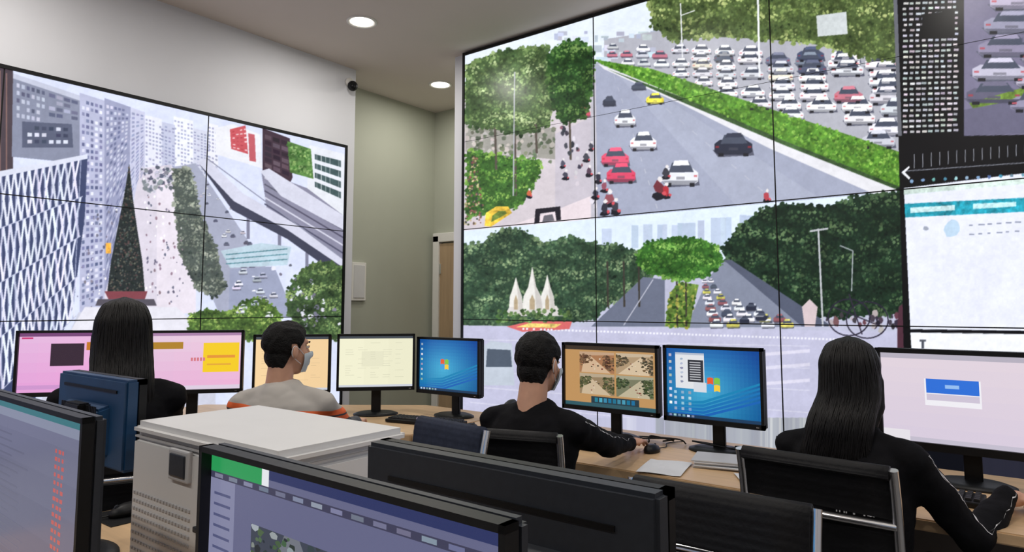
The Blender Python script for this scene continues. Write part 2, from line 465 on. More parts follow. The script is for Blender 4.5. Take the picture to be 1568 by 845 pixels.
class Art:
    def __init__(s, rect, step=0.0002):
        s.rect = rect; s.P = []; s.step = step
    def poly(s, pts, col, layer=0):
        if s.rect: pts = clip_poly(pts, s.rect)
        if len(pts) >= 3: s.P.append((pts, col, layer+random.random()*0.8))
    def rect_(s, x0, y0, x1, y1, col, layer=0): s.poly([(x0, y0), (x1, y0), (x1, y1), (x0, y1)], col, layer)
    def line(s, a, b, w, col, layer=0, w2=None):
        w2 = w if w2 is None else w2
        dx, dy = b[0]-a[0], b[1]-a[1]; L = math.hypot(dx, dy) or 1
        nx, ny = -dy/L, dx/L
        s.poly([(a[0]+nx*w/2, a[1]+ny*w/2), (b[0]+nx*w2/2, b[1]+ny*w2/2), (b[0]-nx*w2/2, b[1]-ny*w2/2), (a[0]-nx*w/2, a[1]-ny*w/2)], col, layer)
    def blob(s, x, y, r, col, layer, n=7, sq=1.0):
        a0 = random.random()*6
        s.poly([(x+r*random.uniform(.6, 1.15)*math.cos(a0+6.283*i/n), y+sq*r*random.uniform(.6, 1.15)*math.sin(a0+6.283*i/n)) for i in range(n)], col, layer)
    def blobs(s, reg, n, r0, r1, cols, layer, j=10, sq=1.0):
        xs = [p[0] for p in reg]; ys = [p[1] for p in reg]
        k = 0; g = 0
        while k < n and g < n*12:
            g += 1
            p = (random.uniform(min(xs), max(xs)), random.uniform(min(ys), max(ys)))
            if inside(p, reg):
                s.blob(p[0], p[1], random.uniform(r0, r1), jit(random.choice(cols), j), layer, sq=sq); k += 1
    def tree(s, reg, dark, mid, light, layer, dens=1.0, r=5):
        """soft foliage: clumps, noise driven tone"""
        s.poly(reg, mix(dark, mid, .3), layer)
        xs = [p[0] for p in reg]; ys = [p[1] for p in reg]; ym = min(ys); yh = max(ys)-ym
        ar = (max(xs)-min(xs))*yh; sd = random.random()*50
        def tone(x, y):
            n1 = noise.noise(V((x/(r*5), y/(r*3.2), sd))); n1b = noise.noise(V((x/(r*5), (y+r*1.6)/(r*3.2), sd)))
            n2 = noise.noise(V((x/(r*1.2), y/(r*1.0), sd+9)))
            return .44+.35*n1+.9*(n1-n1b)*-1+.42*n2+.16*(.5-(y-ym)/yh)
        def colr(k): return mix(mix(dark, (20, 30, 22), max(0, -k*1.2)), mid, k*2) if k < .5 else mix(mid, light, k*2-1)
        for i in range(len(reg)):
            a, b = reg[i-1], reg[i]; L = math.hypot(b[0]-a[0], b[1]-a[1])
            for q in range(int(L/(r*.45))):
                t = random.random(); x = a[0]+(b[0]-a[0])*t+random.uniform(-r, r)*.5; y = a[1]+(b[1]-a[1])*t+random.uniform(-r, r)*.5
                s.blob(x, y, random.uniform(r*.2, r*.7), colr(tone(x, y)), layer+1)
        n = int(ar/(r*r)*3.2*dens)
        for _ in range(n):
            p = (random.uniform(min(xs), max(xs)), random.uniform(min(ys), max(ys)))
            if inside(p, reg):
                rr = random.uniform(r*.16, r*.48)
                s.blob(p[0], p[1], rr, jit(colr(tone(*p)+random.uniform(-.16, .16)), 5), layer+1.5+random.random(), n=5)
    def car(s, x, y, w, h, col, layer):
        big = w > 24
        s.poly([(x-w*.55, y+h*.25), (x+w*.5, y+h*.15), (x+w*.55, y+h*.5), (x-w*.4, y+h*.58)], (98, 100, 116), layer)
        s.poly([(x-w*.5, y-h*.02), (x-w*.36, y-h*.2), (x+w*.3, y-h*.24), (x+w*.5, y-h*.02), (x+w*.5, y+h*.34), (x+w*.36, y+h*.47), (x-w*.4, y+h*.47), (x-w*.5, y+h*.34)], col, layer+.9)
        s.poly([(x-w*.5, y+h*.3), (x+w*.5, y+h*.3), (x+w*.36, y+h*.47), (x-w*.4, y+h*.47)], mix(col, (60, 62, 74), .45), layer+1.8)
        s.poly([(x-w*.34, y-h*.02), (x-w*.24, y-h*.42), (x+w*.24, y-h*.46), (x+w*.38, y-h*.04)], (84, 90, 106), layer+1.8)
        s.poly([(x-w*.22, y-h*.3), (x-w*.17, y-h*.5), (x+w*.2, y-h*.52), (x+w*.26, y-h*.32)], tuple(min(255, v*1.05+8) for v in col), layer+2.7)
        if big:
            tl = mix(col, (190, 60, 66), .6)
            s.poly([(x-w*.47, y+h*.08), (x-w*.38, y+h*.08), (x-w*.38, y+h*.16), (x-w*.47, y+h*.16)], tl, layer+2.7)
            s.poly([(x+w*.38, y+h*.08), (x+w*.47, y+h*.08), (x+w*.47, y+h*.16), (x+w*.38, y+h*.16)], tl, layer+2.7)
            s.poly([(x-w*.12, y+h*.14), (x+w*.12, y+h*.14), (x+w*.12, y+h*.26), (x-w*.12, y+h*.26)], mix(col, (90, 90, 100), .5), layer+2.7)
            for q in (-.4, .26): s.poly([(x+w*q, y+h*.4), (x+w*(q+.14), y+h*.4), (x+w*(q+.14), y+h*.55), (x+w*q, y+h*.55)], (45, 45, 52), layer+2.7)
    def grad(s, fn, nx, ny, layer=0):
        for i in range(nx):
            for j in range(ny):
                s.rect_(i/nx, j/ny, (i+1)/nx, (j+1)/ny, fn((i+.5)/nx, (j+.5)/ny), layer)
    def build(s, name, to3d, m, parent=None):
        vs = []; fs = []; cols = []
        for pts, c, l in s.P:
            k = len(vs); c = lin(c)
            for p in pts: vs.append(to3d(p[0], p[1], l*s.step))
            fs.append(tuple(range(k, k+len(pts)))); cols += [c]*len(pts)
        me = bpy.data.meshes.new(name); me.from_pydata(vs, [], fs)
        at = me.color_attributes.new('Col', 'FLOAT_COLOR', 'CORNER')
        at.data.foreach_set('color', [x for c in cols for x in c])
        me.materials.append(m)
        o = bpy.data.objects.new(name, me); scene.collection.objects.link(o)
        if parent: o.parent = parent
        return o
    def raster(s, x0, y0, x1, y1, ss=2, blur=1, haze=None, seed=1, contrast=1.1, bright=-4):
        W = int((x1-x0)*ss); H = int((y1-y0)*ss)
        img = np.zeros((H, W, 3), np.float32)
        for pts, c, l in sorted(s.P, key=lambda q: q[2]):
            P = [((p[0]-x0)*ss, (p[1]-y0)*ss) for p in pts]
            bx0 = max(0, int(min(p[0] for p in P))); bx1 = min(W, int(max(p[0] for p in P))+2)
            by0 = max(0, int(min(p[1] for p in P))); by1 = min(H, int(max(p[1] for p in P))+2)
            if bx1 <= bx0 or by1 <= by0: continue
            xx = np.arange(bx0, bx1)[None, :]+.5; yy = np.arange(by0, by1)[:, None]+.5
            mk_ = np.zeros((by1-by0, bx1-bx0), bool); j = len(P)-1
            for i in range(len(P)):
                xi, yi = P[i]; xj, yj = P[j]; j = i
                if yi == yj: continue
                cond = ((yi > yy) != (yj > yy)); xin = (xj-xi)*(yy-yi)/(yj-yi)+xi
                mk_ ^= cond & (xx < xin)
            img[by0:by1, bx0:bx1][mk_] = c
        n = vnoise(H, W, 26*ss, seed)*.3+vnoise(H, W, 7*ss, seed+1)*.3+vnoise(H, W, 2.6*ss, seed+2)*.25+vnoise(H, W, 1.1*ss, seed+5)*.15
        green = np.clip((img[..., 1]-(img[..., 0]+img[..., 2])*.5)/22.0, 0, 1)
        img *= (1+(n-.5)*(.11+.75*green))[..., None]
        small = img[::8, ::8]
        for _ in range(6):
            small = (np.roll(small, 1, 0)+small*2+np.roll(small, -1, 0))/4; small = (np.roll(small, 1, 1)+small*2+np.roll(small, -1, 1))/4
        big = np.repeat(np.repeat(small, 8, 0), 8, 1)[:H, :W]
        for _ in range(4):
            big = (np.roll(big, 4, 0)+big*2+np.roll(big, -4, 0))/4; big = (np.roll(big, 4, 1)+big*2+np.roll(big, -4, 1))/4
        for _ in range(blur):
            img = (np.roll(img, 1, 0)+img*2+np.roll(img, -1, 0))/4; img = (np.roll(img, 1, 1)+img*2+np.roll(img, -1, 1))/4
        img = img*.9+big*.1+(img-big)*.12
        if haze: img = img*(1-haze[3])+np.array(haze[:3], np.float32)*haze[3]
        img = 128+(img-128)*contrast+bright
        return np.clip(img, 4, 255)

# ------------------------------------------------------------------ camera
FPX = 1030.0; PITCH = math.radians(5.0); YAW = math.radians(37.4); CAMH = 1.38
CY = 469-FPX*math.tan(PITCH)
cam = bpy.data.cameras.new('camera'); co = bpy.data.objects.new('camera', cam)
scene.collection.objects.link(co); scene.camera = co
cam.sensor_width = 36; cam.lens = 36*FPX/1568; cam.clip_start = 0.02
cam.shift_y = -(422.6-CY)/1568
co.location = (0, 0, CAMH); co.rotation_euler = (math.pi/2+PITCH, 0, YAW)

Fv = V((-math.sin(YAW), math.cos(YAW), 0)); Rv = V((math.cos(YAW), math.sin(YAW), 0)); Up = V((0, 0, 1))
fw = Fv*math.cos(PITCH)+Up*math.sin(PITCH); uv_ = Up*math.cos(PITCH)-Fv*math.sin(PITCH)
LX = -4.35; RY = 3.82
def col_pos(px, wall):
    d = Rv*((px-784)/FPX)+uv_*((CY-430)/FPX)+fw
    return d.x*RY/d.y if wall == 'R' else d.y*LX/d.x

def display_grid(name, wall, us, vs, img, x0, y0, ss, m, parent):
    """fine display mesh: each vertex carries the colour of the rectified video picture"""
    us = np.array(us); vs = np.array(vs); U, Vv = np.meshgrid(us, vs)
    if wall == 'R': X, Y = U, np.full_like(U, RY)
    else: X, Y = np.full_like(U, LX), U
    Z = Vv
    dz = Z-CAMH
    a = X*Rv.x+Y*Rv.y; b = X*uv_.x+Y*uv_.y+dz*uv_.z; c = X*fw.x+Y*fw.y+dz*fw.z
    c = np.maximum(c, .3)
    px = 784+FPX*a/c; py = CY-FPX*b/c
    H, W = img.shape[:2]
    sx = np.clip((px-x0)*ss-.5, 0, W-1.01); sy = np.clip((py-y0)*ss-.5, 0, H-1.01)
    ix = sx.astype(int); iy = sy.astype(int); fx = (sx-ix)[..., None]; fy = (sy-iy)[..., None]
    C = (img[iy, ix]*(1-fx)+img[iy, ix+1]*fx)*(1-fy)+(img[iy+1, ix]*(1-fx)+img[iy+1, ix+1]*fx)*fy
    C = C/255.0; C = np.where(C <= .04045, C/12.92, ((C+.055)/1.055)**2.4)
    nv, nu = U.shape
    co_ = np.stack([X, Y, Z], -1).reshape(-1, 3).astype(np.float32)
    col = np.concatenate([C.reshape(-1, 3), np.ones((nv*nu, 1))], 1).astype(np.float32)
    idx = np.arange(nv*nu).reshape(nv, nu)
    q = np.stack([idx[:-1, :-1], idx[:-1, 1:], idx[1:, 1:], idx[1:, :-1]], -1).reshape(-1, 4).astype(np.int32)
    me = bpy.data.meshes.new(name)
    me.vertices.add(len(co_)); me.vertices.foreach_set('co', co_.ravel())
    me.loops.add(q.size); me.loops.foreach_set('vertex_index', q.ravel())
    me.polygons.add(len(q)); me.polygons.foreach_set('loop_start', np.arange(0, q.size, 4, dtype=np.int32))
    try: me.polygons.foreach_set('loop_total', np.full(len(q), 4, np.int32))
    except Exception: pass
    me.update(calc_edges=True)
    at = me.color_attributes.new('Col', 'FLOAT_COLOR', 'POINT'); at.data.foreach_set('color', col.ravel())
    me.materials.append(m)
    o = bpy.data.objects.new(name, me); scene.collection.objects.link(o); o.parent = parent
    return o

# ------------------------------------------------------------------ room shell
CH = 3.36
def slab(name, x0, x1, y0, y1, z0, z1, m):
    return box(name, ((x0+x1)/2, (y0+y1)/2, (z0+z1)/2), (x1-x0, y1-y0, z1-z0), m)
slab('floor', -5.0, 3.4, -3.2, 5.1, -0.1, 0, M['floor'])
slab('ceiling', -5.0, 3.4, -3.2, 5.1, CH, CH+0.1, M['ceil'])
slab('wall_left', -4.72, -4.39, -3.1, 3.58, 0, CH, M['wall'])
slab('wall_alcove_side', -4.9, -4.74, 3.4, 5.0, 0, CH, M['wall_green'])
slab('wall_alcove_back', -4.74, -2.9, 4.9, 5.05, 0, CH, M['wall_green'])
slab('wall_alcove_return', -3.1, -2.9, 4.06, 4.9, 0, CH, M['wall_green'])
slab('wall_front', -3.53, 3.3, 3.87, 4.05, 0, CH, M['wall'])
slab('wall_right', 3.15, 3.3, -3.1, 3.87, 0, CH, M['wall'])
slab('wall_back', -4.39, 3.15, -3.1, -2.95, 0, CH, M['wall'])
slab('baseboard_front', -3.53, 3.15, 3.855, 3.87, 0, 0.1, M['trim'])
slab('baseboard_left', -4.39, -4.375, -2.95, 3.58, 0, 0.1, M['trim'])
slab('baseboard_alcove', -4.74, -4.725, 3.58, 4.9, 0, 0.1, M['trim'])
d = empty('door_1', (-4.22, 4.9, 0))
box('leaf', (0, -0.02, 1.0), (0.80, 0.04, 2.0), M['door'], d, 0.004)
for i, x in enumerate((-0.44, 0.44)): box('frame_%d' % i, (x, -0.03, 1.04), (0.08, 0.06, 2.08), M['trim'], d, 0.006)
box('frame_top', (0, -0.03, 2.06), (0.96, 0.06, 0.09), M['trim'], d, 0.006)
tube('handle', [(0.3, -0.05, 1.0), (0.3, -0.09, 1.0), (0.22, -0.09, 1.0)], 0.009, M['chrome'], d)
for z in (0.3, 1.0, 1.75): box('hinge', (-0.385, -0.045, z), (0.02, 0.012, 0.1), M['chrome'], d, 0.002)
n = empty('wall_control_panel', (-4.74, 3.93, 1.6))
box('frame', (0.012, 0, 0), (0.022, 0.16, 0.34), M['trim'], n, 0.005)
box('plate', (0.026, 0, 0), (0.006, 0.12, 0.29), M['printer'], n, 0.002)
c = empty('security_camera', (-4.33, 3.5, 3.2))
bm = bmesh.new(); bcyl(bm, (-0.058, 0, 0.03), (-0.03, 0, 0.03), 0.035, 0.035); bcyl(bm, (-0.03, 0, 0.03), (0.0, 0, 0.0), 0.014, 0.014)
mk('bracket', bm, M['trim'], c, True)
bm = bmesh.new(); bell(bm, (0, 0, -0.01), (0.042,)*3, n=24); bcyl(bm, (0.02, -0.02, -0.02), (0.04, -0.035, -0.028), 0.022, 0.02, 20)
mk('dome', bm, M['black'], c, True)
def downlight(x, y, p=18):
    e = empty('recessed_downlight', (x, y, CH))
    bm = bmesh.new()
    n = 32; prof = [(0.08, 0.0), (0.08, -0.004), (0.098, -0.010), (0.105, -0.006), (0.105, 0.0)]
    rs = [[bm.verts.new((r*math.cos(6.28318*i/n), r*math.sin(6.28318*i/n), z)) for i in range(n)] for r, z in prof]
    for a, b in zip(rs[:-1], rs[1:]):
        for i in range(n): bm.faces.new((a[i], a[(i+1) % n], b[(i+1) % n], b[i]))
    mk('trim_ring', bm, M['trim'], e, True)
    bm = bmesh.new(); bcyl(bm, (0, 0, -0.0035), (0, 0, -0.0005), 0.08, 0.08, 32); mk('diffuser', bm, M['lamp'], e)
    l = bpy.data.lights.new('lamp', 'AREA'); l.shape = 'DISK'; l.size = 0.15; l.energy = p; l.color = (1, 0.96, 0.9)
    o = bpy.data.objects.new('lamp', l); o.location = (0, 0, -0.02); o.parent = e; scene.collection.objects.link(o)
for x, y, p in [(-3.59, 2.97, 13), (-3.59, 0.9, 15), (-3.59, -1.2, 16), (-1.9, 2.6, 10), (-1.9, 0.9, 8), (-1.9, -1.2, 20), (-0.2, 2.6, 10), (-0.2, 0.9, 7), (-0.2, -1.2, 14), (1.5, 2.6, 12), (1.5, .9, 12), (1.5, -1.2, 12)]:
    downlight(x, y, p)
downlight(-4.08, 4.28, 9)

# ------------------------------------------------------------------ video walls
def vp(x0, y0, x, which='R'):
    vx = -568 if which == 'R' else 1573
    return 469+(y0-469)*(x-vx)/(x0-vx)

R_RECT = (-3.38, 0.603, 3.0, 3.325)
A = Art(None); P = A.poly
# --- feed 1 : avenue
P([(600, -300), (1800, -300), (1800, 300), (1400, 340), (600, 370)], (170, 174, 190), 0)
P([(700, 20), (1000, -60), (1000, 60), (905, 100), (712, 140)], (222, 230, 240), 1)
for i in range(60):
    x = random.uniform(840, 1000); y = random.uniform(45, 95)
    A.rect_(x, y, x+random.uniform(5, 18), y+random.uniform(3, 12), jit((195, 203, 216), 20), 2)
P([(925, 60), (1390, -10), (1390, 262), (1100, 158), (925, 92)], (176, 177, 187), 2)
y = 72.0
while y < 250:
    x = 934+random.uniform(0, 14)
    while x < 1392:
        s = 18+(x-930)/460*40
        base = 90+(x-925)*.318
        yy = y+random.uniform(-1.5, 1.5)+(x-930)*.03
        if yy < base-6 and random.random() < .78:
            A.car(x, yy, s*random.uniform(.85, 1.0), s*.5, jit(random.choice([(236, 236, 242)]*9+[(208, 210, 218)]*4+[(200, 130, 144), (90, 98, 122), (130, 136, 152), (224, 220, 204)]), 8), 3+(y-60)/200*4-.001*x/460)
        x += s*1.18
    y += 10+(y-60)*.07
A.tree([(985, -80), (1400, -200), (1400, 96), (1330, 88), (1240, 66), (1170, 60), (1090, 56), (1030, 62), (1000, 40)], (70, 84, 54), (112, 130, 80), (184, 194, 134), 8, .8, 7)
P([(905, 90), (1000, 106), (1100, 140), (1400, 240), (1400, 296), (1200, 216), (1050, 152), (925, 100)], (92, 138, 56), 8)
A.blobs([(905, 90), (1000, 106), (1100, 140), (1400, 240), (1400, 292), (1200, 214), (1050, 152)], 900, 1.2, 3.4, [(74, 116, 46), (104, 150, 60), (130, 174, 80)], 9, 8)
P([(930, 106), (1050, 151), (1200, 215), (1400, 295), (1400, 301), (1200, 222), (1048, 158)], (70, 96, 60), 9.5)
P([(915, 97), (1050, 151), (1200, 215), (1400, 298), (1400, 330), (1345, 300), (1180, 228), (1045, 160), (925, 106)], (222, 222, 228), 9)
P([(905, 104), (925, 102), (1180, 226), (1345, 300), (1300, 330), (900, 350), (898, 160)], (163, 168, 188), 5)
P([(940, 108), (960, 112), (1250, 300), (1130, 318)], (170, 175, 194), 5.9)
P([(905, 104), (912, 104), (915, 340), (898, 342)], (188, 186, 196), 6)
for a, b in (((940, 115), (1010, 330)), ((960, 115), (1200, 320))):
    for t in range(0, 12):
        p = (a[0]+(b[0]-a[0])*t/12, a[1]+(b[1]-a[1])*t/12); q = (a[0]+(b[0]-a[0])*(t+.4)/12, a[1]+(b[1]-a[1])*(t+.4)/12)
        A.line(p, q, .7+t*.08, (186, 189, 204), 7)
P([(700, 150), (905, 100), (905, 345), (700, 365)], (206, 198, 204), 7)
P([(850, 205), (905, 180), (905, 345), (850, 345)], (196, 190, 200), 7.9)
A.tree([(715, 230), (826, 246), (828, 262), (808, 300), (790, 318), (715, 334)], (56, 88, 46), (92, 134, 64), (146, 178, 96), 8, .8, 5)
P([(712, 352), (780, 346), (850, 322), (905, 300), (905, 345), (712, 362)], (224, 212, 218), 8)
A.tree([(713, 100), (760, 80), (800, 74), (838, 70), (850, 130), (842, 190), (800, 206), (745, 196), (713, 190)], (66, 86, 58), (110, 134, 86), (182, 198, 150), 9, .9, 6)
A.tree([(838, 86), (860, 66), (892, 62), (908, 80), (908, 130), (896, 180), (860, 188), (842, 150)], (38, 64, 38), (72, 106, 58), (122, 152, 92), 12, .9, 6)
for x, y0, y1 in ((872, 180, 245), (788, 190, 300), (758, 195, 260), (820, 190, 235)):
    A.line((x, y0), (x+2, y1), 3.4, (96, 88, 82), 10)
A.line((788, 110), (786, 300), 1.8, (180, 182, 190), 14)
P([(713, 192), (850, 196), (850, 244), (713, 232)], (160, 158, 152), 7.5)
A.blobs([(713, 192), (850, 196), (850, 248), (713, 236)], 120, 2, 5, [(120, 126, 110), (190, 184, 180), (100, 110, 92)], 8.2)
for i in range(26):
    t = random.random(); x = 868+t*40+random.uniform(-14, 8); y = 190+t*125+random.uniform(-8, 8)
    A.blob(x, y, random.uniform(2, 4), jit(random.choice([(90, 90, 102), (70, 72, 84), (130, 90, 104), (210, 206, 214)]), 12), 10, sq=1.4)
A.poly([(742, 346), (744, 326), (760, 316), (778, 316), (784, 326), (766, 338), (752, 347)], (232, 196, 80), 14)
A.poly([(752, 340), (754, 330), (764, 323), (774, 323), (776, 327), (764, 334)], (120, 140, 70), 15)
for i in range(160):
    y = random.uniform(240, 345); w = 4+(y-240)*.12
    A.blob(726+random.uniform(-w, w), y, random.uniform(1, 2.6), jit(random.choice([(80, 88, 76), (140, 100, 90), (190, 180, 140)]), 12), 12)
P([(818, 343), (820, 320), (858, 316), (859, 337), (852, 338), (850, 324), (827, 327), (826, 341)], (44, 42, 50), 12)
P([(830, 341), (833, 330), (846, 328), (849, 338)], (110, 108, 116), 13)
for x, y, w, h, c in ((978, 132, 22, 13, (90, 96, 110)), (1003, 151, 27, 17, (226, 216, 80)), (933, 155, 20, 16, (74, 78, 92)), (957, 181, 32, 26, (226, 228, 234)),
                      (985, 216, 40, 28, (236, 236, 242)), (1123, 221, 58, 34, (56, 60, 76)), (942, 240, 42, 28, (222, 94, 124)), (951, 265, 44, 30, (216, 84, 114)),
                      (1042, 265, 54, 38, (226, 228, 236)), (893, 172, 22, 16, (200, 96, 112))):
    A.car(x, y, w, h, c, 9.5)
def bike(x, y, s, c):
    A.blob(x, y+s*.5, s*.5, (40, 40, 50), 13, sq=.6); A.blob(x, y, s*.38, c, 14, sq=1.3); A.blob(x+1, y-s*.55, s*.2, (226, 222, 224), 15)
    A.blob(x+s*.3, y+s*.35, s*.16, (206, 90, 100), 15)
for x, y, s, c in ((1010, 288, 24, (120, 60, 70)), (1020, 292, 18, (180, 60, 70)), (1020, 264, 16, (70, 70, 80)), (933, 304, 20, (150, 90, 100)), (942, 316, 19, (70, 70, 80)), (926, 318, 18, (60, 60, 72)), (866, 268, 12, (80, 80, 94)), (862, 250, 11, (90, 90, 106)), (925, 285, 15, (150, 90, 106)), (912, 296, 14, (70, 70, 84)), (810, 296, 11, (200, 110, 80)), (898, 240, 13, (80, 80, 90)), (902, 262, 13, (96, 76, 92)), (905, 224, 11, (80, 80, 92)), (916, 272, 13, (60, 60, 74)), (1174, 300, 15, (180, 80, 90))):
    bike(x, y, s, c)
A.line((1045, 88), (1042, 5), 1.8, (226, 228, 232), 13); A.line((1042, 24), (1064, 16), 1.4, (226, 228, 232), 13)
A.line((1163, 118), (1160, -30), 3, (230, 232, 236), 13)
P([(1250, 24), (1296, 18), (1298, 52), (1252, 56)], (204, 210, 212), 13)
# --- feed 2 : boulevard
def yl(x): return vp(712, 353, x)
P([(600, yl(600)), (1400, yl(1400)), (1400, 800), (600, 800)], (184, 186, 206), 16)
P([(600, yl(600)), (1400, yl(1400)), (1400, 400), (600, 420)], (216, 228, 243), 16.9)
for i in range(26):
    x = random.uniform(920, 1215); h = random.uniform(6, 26)
    A.rect_(x, yl(x)+22-h*.3, x+random.uniform(6, 16), 380, jit((186, 199, 220), 6), 17.8)
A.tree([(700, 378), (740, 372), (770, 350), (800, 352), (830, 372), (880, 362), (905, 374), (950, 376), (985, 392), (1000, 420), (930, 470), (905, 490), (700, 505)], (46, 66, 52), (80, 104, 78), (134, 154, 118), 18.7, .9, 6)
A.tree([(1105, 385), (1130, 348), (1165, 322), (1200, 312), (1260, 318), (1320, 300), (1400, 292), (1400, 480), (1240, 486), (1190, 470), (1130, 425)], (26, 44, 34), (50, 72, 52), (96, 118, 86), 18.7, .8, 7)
P([(985, 424), (1018, 428), (1018, 500), (905, 500)], (112, 118, 136), 22)
A.line((1000, 428), (955, 498), 1.6, (180, 182, 196), 23)
P([(1085, 425), (1108, 400), (1135, 410), (1240, 500), (1050, 502)], (134, 140, 158), 22)
P([(1108, 398), (1120, 398), (1275, 500), (1228, 500)], (92, 98, 116), 22.5)
P([(1018, 500), (1026, 448), (1040, 432), (1070, 436), (1062, 468), (1056, 502)], (112, 138, 70), 22)
A.blobs([(1018, 500), (1026, 448), (1040, 432), (1070, 436), (1062, 468), (1056, 502)], 110, 1.4, 4, [(170, 172, 90), (90, 122, 58), (70, 96, 50)], 23)
for x in (930, 955, 978, 1036, 1050): A.line((x, 400), (x+1, 470 if x < 1000 else 500), 2.8, (70, 66, 60), 23)
A.tree([(975, 392), (990, 372), (1030, 364), (1075, 366), (1100, 380), (1106, 402), (1080, 424), (1040, 430), (1000, 420), (978, 408)], (48, 88, 40), (88, 136, 62), (146, 184, 102), 23.5, 1.1, 5)
for k in range(9):
    y = 430+k*8.2; nn = 2+int(k*.45)
    for j in range(nn):
        s = 9+(y-430)*.17; xx = 1078-(k*1.0)+j*s*1.35+random.uniform(-2, 2)+k*3.2
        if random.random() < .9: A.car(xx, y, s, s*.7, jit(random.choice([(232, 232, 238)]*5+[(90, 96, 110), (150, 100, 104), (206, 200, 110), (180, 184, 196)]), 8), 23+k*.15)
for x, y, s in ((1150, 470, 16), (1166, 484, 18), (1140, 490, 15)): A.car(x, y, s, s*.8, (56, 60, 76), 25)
for x, w, t in ((790, 22, 424), (815, 32, 408), (838, 24, 420)):
    P([(x-w/2, 474), (x-w*.42, 454), (x-w*.2, 440), (x, t), (x+w*.2, 440), (x+w*.42, 454), (x+w/2, 474)], (222, 220, 216), 24)
    P([(x+1, t+4), (x+w*.2, 442), (x+w*.42, 455), (x+w/2, 474), (x+w*.2, 474)], (196, 192, 188), 24.5)
    P([(x-w*.13, 474), (x-w*.13, 460), (x, 451), (x+w*.13, 460), (x+w*.13, 474)], (176, 160, 134), 25)
P([(772, 484), (780, 470), (852, 468), (862, 484)], (206, 202, 200), 24)
A.blobs([(760, 476), (875, 472), (875, 492), (760, 494)], 110, 1.5, 4.5, [(70, 96, 60), (100, 124, 80)], 25.6)
P([(776, 500), (810, 492), (876, 492), (872, 504), (800, 508)], (206, 110, 110), 24); P([(790, 501), (810, 495), (860, 496), (850, 502)], (222, 200, 120), 25)
P([(700, 498), (1400, 508), (1400, 800), (700, 800)], (188, 188, 211), 22.9)
for i in range(95):
    x = 800+i*5.4; A.rect_(x, 502+(x-800)*.034, x+3, 505+(x-800)*.034, (226, 226, 236), 24)
for i in range(5): A.line((720, 520+i*24), (1240, 530+i*34), 1.4, (204, 204, 221), 23.6)
for y in (545, 566, 590): A.line((1140, y), (1240, y-8), 5, (210, 208, 225), 24)
P([(738, 590), (740, 530), (752, 522), (784, 526), (788, 590)], (186, 194, 206), 24); P([(744, 562), (746, 534), (782, 536), (784, 562)], (86, 96, 110), 25)
P([(700, 560), (735, 540), (736, 600), (700, 610)], (110, 116, 130), 24)
for i in range(26):
    x = random.uniform(1260, 1392); A.blob(x, random.uniform(478, 508), random.uniform(2, 6), jit(random.choice([(110, 76, 84), (80, 72, 82), (176, 168, 170), (60, 56, 66)]), 10), 23.7, sq=1.5)
P([(1228, 470), (1240, 458), (1252, 470), (1248, 500), (1232, 500)], (206, 190, 194), 24)
for cx, cy in ((1300, 486), (1328, 490)):
    for i in range(24):
        a, b = i*.2618, (i+1)*.2618
        A.line((cx+32*math.cos(a), cy+28*math.sin(a)), (cx+32*math.cos(b), cy+28*math.sin(b)), 2.0, (52, 48, 64), 25)
A.line((1276, 470), (1350, 500), 2, (60, 54, 70), 25); A.line((1300, 450), (1320, 512), 2, (60, 54, 70), 25)
P([(1374, 500), (1376, 470), (1384, 464), (1392, 470), (1392, 540), (1374, 540)], (86, 56, 68), 24.5)
A.line((1253, 350), (1260, 500), 2.8, (186, 188, 194), 25); A.line((1240, 354), (1268, 350), 2.8, (186, 188, 194), 25)
A.line((1286, 376), (1306, 384), 1.6, (160, 166, 170), 25); A.line((1306, 384), (1304, 446), 1.8, (160, 166, 170), 25)
# --- desktop column
P([(1364, -260), (2600, -260), (2600, 900), (1393, 900)], (16, 17, 22), 27)
P([(1476, -300), (2600, -300), (2600, 190), (1476, 208)], (126, 122, 146), 27.9)
for i in range(18):
    x = 1500+((i*67) % 210); y = -50+i*12
    A.car(x, y, 84, 34, jit(random.choice([(188, 184, 204), (150, 148, 170), (100, 98, 120)]), 8), 28+i*.12)
P([(1484, 158), (1560, 136), (1700, 106), (1700, 130), (1560, 152), (1490, 166)], (110, 136, 64), 31)
P([(1476, 168), (1700, 130), (1700, 200), (1476, 208)], (110, 108, 130), 31)
P([(1366, -60), (1372, -60), (1381, 208), (1375, 208)], (110, 112, 120), 29)
for i in range(26):
    y = -6+i*8.2
    for j in range(9):
        x = 1383+j*9.6+random.uniform(-1, 1); A.rect_(x, y+1.5-j*.35, x+random.uniform(5, 8), y+5-j*.35, jit((190, 190, 194), 26), 30)
P([(1412, 22), (1462, 16), (1462, 56), (1412, 60)], (10, 10, 14), 31)
for i in range(16): A.line((1400+i*13, 236-i*1.2), (1400+i*13, 258-i*1.6), 1.2, (170, 172, 180), 32)
A.line((1385, 262), (1700, 240), 1.6, (120, 122, 130), 32)
for i in range(14): A.blob(1396+i*17, 277-i*.9, 3.4, jit((110, 150, 170), 40), 32)
P([(1380, 264), (1392, 254), (1393, 257), (1386, 264), (1394, 272), (1392, 275)], (230, 232, 236), 33)
P([(1384, 288), (2600, 138), (2600, 700), (1394, 506)], (224, 227, 240), 28)
P([(1384, 289), (1700, 262), (1700, 270), (1384, 298)], (206, 222, 216), 29)
P([(1385, 312), (1700, 296), (1700, 318), (1386, 333)], (48, 154, 174), 29)
P([(1394, 318), (1462, 314), (1462, 322), (1394, 326)], (204, 232, 236), 30); P([(1490, 312), (1556, 309), (1556, 316), (1490, 320)], (190, 226, 232), 30)
A.blob(1456, 350, 15, (186, 208, 228), 29, 14); A.blob(1418, 350, 5, (160, 166, 180), 29)
